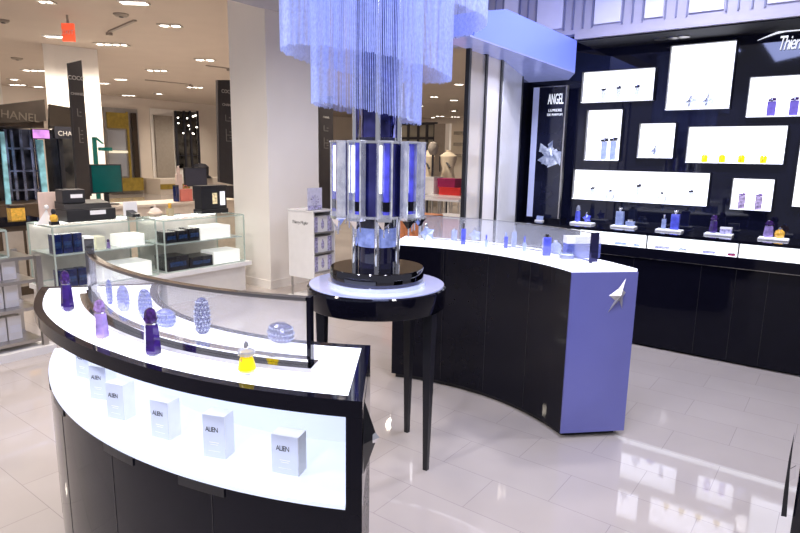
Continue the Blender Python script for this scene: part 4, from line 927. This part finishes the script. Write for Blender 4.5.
for i in range(12): a = ax(random.uniform(176, 196), random.uniform(113, 135), XW); k.box(XW + .11, XW + .13, a.y - .025, a.y + .025, a.z - .02, a.z + .02)
k.build('lit_shelf_lamp', LAMP, gw)
ldg = thing('wall_ledge', 'long white display ledge below the grey portal on the far wall', 'ledge'); wbox('ledge', WARMW, ldg, 143, 216, 178, 196, .0, 1.2); wbox('strip', YELLOWP, ldg, 143, 172, 183, 187, 1.2, 1.25)
dh = thing('dark_hat_display', 'dark rounded hat on the far ledge, right of the gridded window', 'hat', (XW + 1.0, ax(201, 175, XW + 1).y, ax(150, 178, XW).z + .002)); MB().lathe([(.38, 0.005), (.4, .05), (.3, .12), (.32, .45), (.2, .56), (0, .6)], 14).build('crown', INK, dh, True); MB().lathe([(.45, 0), (.45, .02), (.38, .03)], 14).build('brim', INK, dh, True)

# ---- small white shelf unit right of the near column
sy0 = 4.72; SXF = -4.62
fsu = thing('gift_set_stand', 'white floor stand with three shelves of gift boxes beside the near column', 'display stand', (0, 0, 0))
X1_, X0_ = -4.68, -5.0; Y0_, Y1_ = 4.42, 4.86
def s_(px, py): return ax(px, py, X1_)
X0_, X1_, Y0_, Y1_ = -4.96, -4.57, 4.52, 4.84; Ym = Y0_ + .015
ZB, ZT_ = .24, .985
MB().box(X0_, X1_, Y0_, Y0_ + .012, ZB, ZT_).build('side_panel', WHITEG, fsu)
text('lettering', 'Thierry Mugler', .05, INK, fsu, ((X0_ + X1_) / 2 - .02, Y0_ - .0008, .86), (PI/2, 0, 0), .0005, .3, spacing=.85)
MB().box(X0_, X1_, Y1_, Y1_ + .015, ZB, ZT_).build('side_panel', WHITEG, fsu)
MB().box(X0_ - .01, X0_, Y0_, Y1_ + .015, ZB, ZT_).build('back_panel', WHITEG, fsu)
MB().box(X0_ - .01, X1_ + .01, Y0_ - .01, Y1_ + .02, ZT_, ZT_ + .015).build('top', WHITEG, fsu)
for z_ in (.305, .52, .745): MB().box(X0_ + .001, X1_, Ym + .003, Y1_ - .002, z_, z_ + .012).build('shelf', STEEL, fsu)
MB().box(X0_ - .02, X1_ + .04, Y0_ - .03, Y1_ + .04, .0, .02).build('foot_plate', WHITEG, fsu)
for (x_, y_) in ((X0_ + .02, Y0_ + .02), (X1_ - .02, Y0_ + .02), (X0_ + .02, Y1_ - .02), (X1_ - .02, Y1_ - .02)): MB().tube((x_, y_, .02), (x_, y_, ZB), .012).build('leg', STEEL, fsu)
for i, z_ in enumerate((.317, .532, .757)):
    nm = ['bottom', 'middle', 'top'][i]
    t = thing('gift_set', f'lavender and white gift box on the {nm} shelf of the white floor stand', 'box', (X1_ - .03, (Ym + Y1_) / 2, z_), 0, 'gift boxes on the white floor stand')
    w = (Y1_ - Ym) / 2 - .012
    MB().box(-.2, 0, -w, w, 0, .175).build('carton', CARD, t, bevel=.003); MB().box(.0005, .002, -w, -w * .55, .005, .17).build('printed_edge', PRINT, t); MB().box(.0005, .002, w * .55, w, .005, .17).build('printed_edge', PRINT, t)
    MB().lathe([(0, .03), (.02, .05), (.024, .09), (.012, .13), (0, .15)], 8, c=(.001, 0), sx=.06).build('bottle_picture', PRINT, t)
ac = thing('acrylic_card', 'clear card with blue flower print on top of the white floor stand', 'card', (X1_ - .1, 4.64, ZT_ + .015))
MB().box(-.003, .003, -.11, .11, 0, .24).build('card', mat('card_print', (.66, .66, .84), .3, vary=.1, scale=20), ac); MB().box(-.03, .03, -.11, .11, 0, .005).build('foot', CRYS, ac)
k = MB()
for i in range(9):
    aa = i * .7; k.extrude([(.0035, .0, .1), (.0035, .06 * math.cos(aa), .11 + .06 * math.sin(aa)), (.0035, .07 * math.cos(aa + .25), .11 + .05 * math.sin(aa + .25))], (.0006, 0, 0))
k.box(.0035, .0045, -.105, .105, .0, .05); k.build('print', PRINT, ac)

# ---- store seen between the tower and the partition
YB = 8.5
def s2p(px, py, Y=YB): return ay(px, py, Y)
def torso(label, px, pyb, pyt, Y, wpx):
    b = s2p(px, pyb, Y); tz = s2p(px, pyt, Y).z; w = wpx / 590 * b.length / 2; h = tz - b.z
    t = thing('dress_form', label, 'mannequin', (b.x, Y, 0)); z0 = b.z
    MB().lathe([(w * .75, z0), (w * .8, z0 + h * .12), (w * .62, z0 + h * .4), (w * .95, z0 + h * .68), (w, z0 + h * .8), (w * .5, z0 + h * .9), (w * .28, z0 + h * .94), (w * .26, z0 + h)], 18, sy=.65).build('torso', TORSO, t, True)
    k = MB(); k.tube((0, 0, .02), (0, 0, z0), .02); k.lathe([(.16, 0), (.16, .015), (.03, .03)], 16); k.build('stand', INK, t)
    k = MB(); k.tube((-w * .9, -.1 * w, z0 + h * .86), (w * .7, -w * .68, z0 + h * .45), .03 * h); k.tube((-w * .7, -w * .5, z0 + h * .8), (-w * .55, -w * .66, z0 + h * .3), .02 * h); k.build('harness', INK, t)
    return t
torso('beige dress form with dark straps beside the chrome tower, left of the pair', 427.5, 183, 150, YB + 1.15, 15)
torso('beige dress form with dark straps right of the pair, left of the black post', 447.5, 181, 150, YB + 1.2, 19)
hm = thing('mannequin_head', 'small dark head display above the two dress forms', 'mannequin', (s2p(433, 150, 9.3).x, 9.3, 0)); zz = s2p(433, 155, 9.3).z
MB().tube((0, 0, .015), (0, 0, zz), .02).build('pole', INK, hm); MB().lathe([(.2, 0), (.2, .015), (.02, .02)], 16).build('base', INK, hm); MB().lathe([(.05, zz), (.09, zz + .06), (.1, zz + .14), (.07, zz + .22), (0, zz + .25)], 12).build('head', TAUPE, hm, True)
# tables and boxes
tz1 = s2p(440, 196).z
ta = thing('display_table', 'white display table below the red box in the far store', 'table', (0, 0, 0)); xa, xb = s2p(421, 200).x, s2p(462, 200).x
MB().box(xa, xb, YB, YB + .9, tz1 - .06, tz1).build('top', WHITEG, ta)
for x_ in (xa + .04, xb - .04):
    for y_ in (YB + .05, YB + .85): MB().box(x_ - .02, x_ + .02, y_ - .02, y_ + .02, 0, tz1 - .06).build('leg', WHITE, ta)
MB().box(xa + .08, xb - .08, YB + .08, YB + .82, .25, .28).build('lower_shelf', WHITE, ta)
rb = thing('red_box', 'bright red box on the white table in the far store', 'box', (s2p(449, 196, YB + .3).x, YB + .3, tz1)); w = (s2p(460, 190).x - s2p(438, 190).x) / 2; hr = s2p(449, 187.5, YB + .3).z - tz1
MB().box(-w, w, 0, .35, 0, hr * .8).build('box', RED, rb, bevel=.004); MB().box(-w - .005, w + .005, -.005, .355, hr * .8, hr).build('lid', RED, rb, bevel=.004)
mb_ = thing('magenta_box', 'dark magenta box stacked on top of the red box', 'box', (s2p(446.5, 186, YB + .35).x, YB + .33, tz1 + hr)); w2 = w * .82; hm_ = s2p(446, 178.5, YB + .33).z - tz1 - hr
MB().box(-w2, w2, 0, .3, 0, hm_ * .8).build('box', MAG, mb_, bevel=.004); MB().box(-w2 - .005, w2 + .005, -.005, .305, hm_ * .8, hm_).build('lid', MAG, mb_, bevel=.004)
wp = thing('white_platform_box', 'white box left of the red box on the white table', 'box', (s2p(427, 190, YB + .3).x, YB + .3, tz1)); MB().box(-.14, .14, 0, .3, 0, .24).build('box', CARD, wp, bevel=.004); MB().box(-.145, .145, -.005, .305, .24, .3).build('lid', WHITEG, wp)
gcb = thing('wire_display_case', 'low glass and wire display case in front of the white table', 'display case', (0, 0, 0)); Y3 = 7.4; xa3, xb3 = ay(425, 208, Y3).x, ay(458, 208, Y3).x; z3 = ay(440, 201, Y3).z
k = MB()
for x_ in np.linspace(xa3, xb3, 6): k.box(x_ - .008, x_ + .008, Y3, Y3 + .016, .05, z3)
for x_ in (xa3, xb3): k.box(x_ - .012, x_ + .012, Y3 + .4, Y3 + .424, 0, z3)
k.build('wire_frame', STEEL, gcb); MB().box(xa3 - .02, xb3 + .02, Y3 - .02, Y3 + .45, z3, z3 + .03).build('top', WHITEG, gcb); MB().box(xa3, xb3, Y3 + .02, Y3 + .4, 0, .5).build('body', BEIGE, gcb)
ob = thing('orange_display_bench', 'orange display bench seen beneath the chrome dispenser tubes', 'bench', (0, 0, 0)); Y4 = 5.9; xa4, xb4 = ay(402, 222, Y4).x, ay(421, 222, Y4).x; z4 = ay(412, 216, Y4).z
MB().box(xa4 - .3, xb4, Y4, Y4 + .5, .12, z4).build('seat', mat('orange_cloth', (.62, .22, .09), .6, vary=.3, scale=20), ob, bevel=.01)
for x_ in (xa4 - .25, xb4 - .05): MB().box(x_ - .03, x_ + .03, Y4 + .05, Y4 + .45, 0, .12).build('leg', BROWN, ob)
pkr = thing('pink_display_block', 'pale pink display block seen through the counter glass', 'display block', (0, 0, 0)); Y5 = 6.9; xa5, xb5 = ay(433, 222, Y5).x, ay(459, 222, Y5).x; z5 = ay(445, 216, Y5).z
MB().box(xa5, xb5, Y5, Y5 + .4, 0, z5 - .03).build('body', mat('pale_rose', (.72, .45, .5), .5), pkr); MB().box(xa5 - .02, xb5 + .02, Y5 - .02, Y5 + .42, z5 - .03, z5).build('top', CARD, pkr)
# gridded glazing far behind
YG = 16.
fg = thing('shopfront_glazing', 'black-framed glass shopfront far behind the chrome tower', 'window'); a, b = ay(398, 123, YG), ay(436, 168, YG)
MB().box(a.x, b.x, YG, YG + .03, 0, a.z).build('glazing', mat('hazy_glazing', (.42, .40, .33), .2, vary=.5, scale=.8), fg)
k = MB()
for px in (398, 408.5, 418.5, 427, 435): p = ay(px, 140, YG); k.box(p.x - .04, p.x + .04, YG - .04, YG - .001, 0, a.z)
for py in (123.5, 138): p = ay(420, py, YG); k.box(a.x, b.x, YG - .038, YG - .001, p.z - .05, p.z + .03)
k.build('frame', INK, fg)
gpn = thing('grey_wall_panel', 'tall grey panel right of the black-framed shopfront', 'panel'); a, b = ay(435.5, 124, YG), ay(445.5, 160, YG); MB().box(a.x, b.x, YG - .05, YG + .05, 0, a.z).build('panel', TAUPE, gpn); MB().box(b.x, b.x + .15, YG - .06, YG + .06, 0, a.z).build('edge', COLM, gpn)
a, b = ay(446, 124, YG + 1), ay(466, 160, YG + 1)
wr = thing('white_wall_rack', 'white wall bay with shelves of goods at the far end, left of the black post', 'shelving'); MB().box(a.x, b.x + .6, YG + 1, YG + 1.1, 0, ay(450, 124, YG+1).z).build('back_panel', WARMW, wr)
for py in (135, 146, 157): p = ay(455, py, YG + 1); MB().box(a.x + .5, b.x, YG + .7, YG + .999, p.z, p.z + .1).build('shelf', TAUPE, wr)

# ================================================================== CEILING FITTINGS
def fixture(label, px, py, wpx, n, kind='multi'):
    p = az(px, py, ZC); dist = math.hypot(p.x, p.y)
    if p.x < XF + .6 or p.y > YF - .6:
        s = min((XF + .8) / p.x if p.x < XF + .6 else 1, (YF - .8) / p.y if p.y > YF - .6 else 1); p = Vector((p.x * s, p.y * s, ZC)); dist *= s
    L_ = max(.18, wpx / 590 * dist); rot = YAW + .05
    t = thing('ceiling_light', label, 'ceiling light', (p.x, p.y, ZC), rot, 'recessed ceiling lights')
    wd = max(.2, L_ * .46)
    k = MB(); k.box(-L_/2, L_/2, -wd/2, -wd/2 + .02, -.02, 0); k.box(-L_/2, L_/2, wd/2 - .02, wd/2, -.02, 0); k.box(-L_/2, -L_/2 + .02, -wd/2 + .02, wd/2 - .02, -.02, 0); k.box(L_/2 - .02, L_/2, -wd/2 + .02, wd/2 - .02, -.02, 0)
    k.build('trim_frame', WHITE if kind == 'panel' else STEEL, t)
    if kind == 'panel': MB().box(-L_/2 + .02, L_/2 - .02, -wd/2 + .02, wd/2 - .02, -.012, 0).build('lens', LAMP, t)
    else:
        MB().box(-L_/2 + .02, L_/2 - .02, -wd/2 + .02, wd/2 - .02, -.004, 0).build('backing', TAUPE, t)
        for i in range(n):
            x_ = -L_/2 + L_ * (i + .5) / n; r = min(wd * .44, L_ / n * .37)
            MB().lathe([(r, -.016), (r * .9, -.02), (0, -.02)], 14, c=(x_, 0)).build('lamp', LAMP, t)
    return p
FX = [
 ('round-headed spot at the top left corner above the red exit sign', 46, 1, 12, 2, 'multi'),
 ('bright rectangular ceiling panel at the top, right of the red exit sign', 134, 2, 24, 1, 'panel'),
 ('rectangular ceiling panel just above the far pillar', 55, 36, 17, 1, 'panel'),
 ('four-lamp spot strip on the ceiling right of the far pillar head', 112, 44, 27, 4, 'multi'),
 ('glaring two-lamp fitting left of the near column top', 170, 25, 20, 2, 'multi'),
 ('dim fitting close to the left edge of the near column', 205, 59.5, 18, 2, 'multi'),
 ('three-lamp fitting in the middle of the left ceiling', 157, 70, 18, 3, 'multi'),
 ('three-lamp fitting above the half hidden directory sign', 195, 87, 15, 3, 'multi'),
 ('single small lamp above the grey portal', 159, 93.5, 8, 1, 'multi'),
 ('three-lamp fitting above the gold alcove', 129, 99, 12, 3, 'multi'),
 ('tilted bright fitting right of the tall dark sign top', 121, 79, 11, 1, 'panel'),
 ('small fitting touching the right edge of the far pillar', 104, 83, 9, 1, 'panel'),
 ('double-lamp fitting left of the far pillar', 34, 70, 18, 3, 'multi'),
 ('starry lamp near the left edge, above the kiosk', 14, 79, 9, 1, 'multi'),
 ('three-lamp fitting above the kiosk canopy', 19.5, 103, 13, 3, 'multi'),
 ('small fitting left of the far pillar foot', 39.5, 99, 8, 1, 'panel'),
 ('double-lamp fitting just under the chain tips, right of the tower', 434, 96.5, 8, 2, 'multi'),
 ('single fitting in the middle of the far ceiling, left of the black post', 454, 100, 8, 1, 'panel'),
 ('small fitting nearest the chains over the far store', 421, 105.7, 6, 1, 'multi'),
 ('bright fitting above the dress forms', 454, 110.7, 8, 1, 'multi'),
 ('brightest fitting in the centre of the far store ceiling', 440, 116, 9, 2, 'multi'),
 ('tiny fitting above the black-framed shopfront', 433, 121, 5, 1, 'multi'),
 ('triple tiny fitting at the far end by the black post', 455, 124, 9, 3, 'multi'),
 ('fitting highest beside the black post in the far store', 459, 84, 9, 1, 'panel'),
]
FP = [fixture(*f) for f in FX]
p = az(67, 15, ZC); ex = thing('exit_sign', 'red exit sign hanging from the ceiling at the top left', 'sign', (p.x, p.y, ZC), YAW)
MB().box(-.012, .012, -.012, .012, -.12, 0).build('hanger', STEEL, ex); dist = math.hypot(p.x, p.y); k = .085 * dist / 9
MB().box(-.09, .09, -.02, .02, -.38, -.12).build('housing', EXITM, ex)
text('lettering', 'EXIT', .09, SIGNW, ex, (0, -.021, -.25), (PI/2, 0, 0), .001)
for lab, px, py, r in (('flat smoke detector on the ceiling left of the bright panel', 121, 14, .18), ('flat smoke detector on the ceiling left of the far pillar', 17, 58, .2), ('flat smoke detector at the left edge of the ceiling', 3, 20, .15)):
    p = az(px, py, ZC); t = thing('smoke_detector', lab, 'smoke detector', (p.x, p.y, ZC)); r *= .6; MB().lathe([(0, -.04), (r * .7, -.04), (r, -.015), (r, 0)], 18).build('housing', TAUPE, t, True); MB().lathe([(0, -.05), (.03, -.05), (.03, -.04)], 10).build('sensor', INK, t)
for lab, (p, q) in (('ceiling track rail left of the glaring two-lamp fitting', ((135, 19.6), (109, 31))), ('long ceiling track rail leading to the three-lamp fitting', ((145, 79.5), (191, 84))), ('ceiling track rail ending at the near column', ((206, 65), (229, 68)))):
    a, b = az(*p, ZC), az(*q, ZC); t = thing('track_rail', lab, 'track rail'); d = (b - a).normalized()
    u = Vector((-d.y, d.x, 0)) * .025; k = MB().extrude([tuple(a + u), tuple(a - u), tuple(b - u), tuple(b + u)], (0, 0, -.025)); k.build('rail', TAUPE, t)
    MB().box(b.x - .04, b.x + .04, b.y - .04, b.y + .04, ZC - .07, ZC - .0255).build('feed_box', TAUPE, t)

# ================================================================== LIGHT
def spot(loc, energy, colr, size=2.6, blend=.8, rad=.12, tgt=None):
    l = bpy.data.lights.new('spot_lamp', 'SPOT'); l.energy = energy; l.color = colr; l.spot_size = size; l.spot_blend = blend; l.shadow_soft_size = rad
    o = bpy.data.objects.new('spot_lamp', l); col.objects.link(o); o.location = loc
    d = Vector(tgt) - Vector(loc) if tgt else Vector((0, 0, -1)); o.rotation_euler = d.to_track_quat('-Z', 'Y').to_euler(); return o
WARM = (1, .88, .74); COOL = (.98, .955, 1)
for i in (0, 1, 2, 3, 4, 5, 6, 12, 13, 7, 16, 20):
    spot((FP[i].x, FP[i].y, ZC - .1), 270, WARM)
for x_, y_ in ((-16, 10), (-10, 11), (-8, 16), (-14, 17), (-18, 6), (-9.5, 1.5), (-13, 2.5), (-6.5, 8.5), (-20, 14)):
    spot((x_, y_, ZC - .06), 300, WARM)
# shop spots (ceiling above and around the photographer)
for x_, y_, e in ((-3.6, 1.2, 60), (-1.2, .3, 90), (-.6, 2.2, 120), (-1.0, 4.3, 150), (.4, 4.3, 120), (-3.4, 5.2, 130), (-4.6, 2.6, 60), (.6, 1.0, 90)):
    spot((x_, y_, ZC - .1), e, COOL)
for p_ in ((-3.6, .9, 150), (-4.6, 2.4, 170), (-5.5, .5, 150)): spot((p_[0], p_[1], ZC - .1), p_[2], (1, .88, .74))  # extra warm spots, added to warm the floor at the left
def area(loc, size, e, colr, tgt):
    l = bpy.data.lights.new('blue_fill_lamp', 'AREA'); l.energy = e; l.color = colr; l.size = size; o = bpy.data.objects.new('blue_fill_lamp', l); col.objects.link(o); o.location = loc
    o.rotation_euler = (Vector(tgt) - Vector(loc)).to_track_quat('-Z', 'Y').to_euler(); return o
spot((-.3, -1.6, 3.3), 260, COOL, 1.1, .9, .15, (-1.5, .8, .85))  # added fill spot behind the camera, brightens the niche carton fronts
spot((-2.4, -1.2, 3.3), 230, COOL, 1.1, .9, .15, (-2.0, .9, .85))  # second added fill, for the middle and left of the island
spot((-3.3, 2.2, 3.3), 500, (1, .92, .84), 1.3, .9, .15, (-5.4, 4.6, 1.6))  # added spot without a fixture, brightens the near column
spot((-.6, 3.0, 3.4), 160, COOL, 1.3, .9, .15, (-2.3, 4.6, 1.4))  # added cool fill aimed at the partition panels
area((-1.0, 1.6, 3.3), .8, 30, (.45, .52, 1), (TC[0], TC[1], 2.3))  # unseen blue area lamp, added to tint the chains
area((-.9, 3.9, 3.3), .5, 22, (.35, .42, 1), (-2.03, 4.4, 2.5))  # unseen blue area lamp, added to light the bulkhead
W = bpy.data.worlds.new('world'); bpy.context.scene.world = W; W.use_nodes = True
bg = W.node_tree.nodes['Background']; bg.inputs[0].default_value = (.88, .88, 1, 1); bg.inputs[1].default_value = .38
sc = bpy.context.scene
sc.view_settings.view_transform = 'Standard'; sc.view_settings.look = 'None'; sc.view_settings.exposure = 0.0
sc.cycles.max_bounces = 8; sc.cycles.diffuse_bounces = 4; sc.cycles.glossy_bounces = 4; sc.cycles.transparent_max_bounces = 16
sc.cycles.sample_clamp_indirect = 4; sc.cycles.use_denoising = True
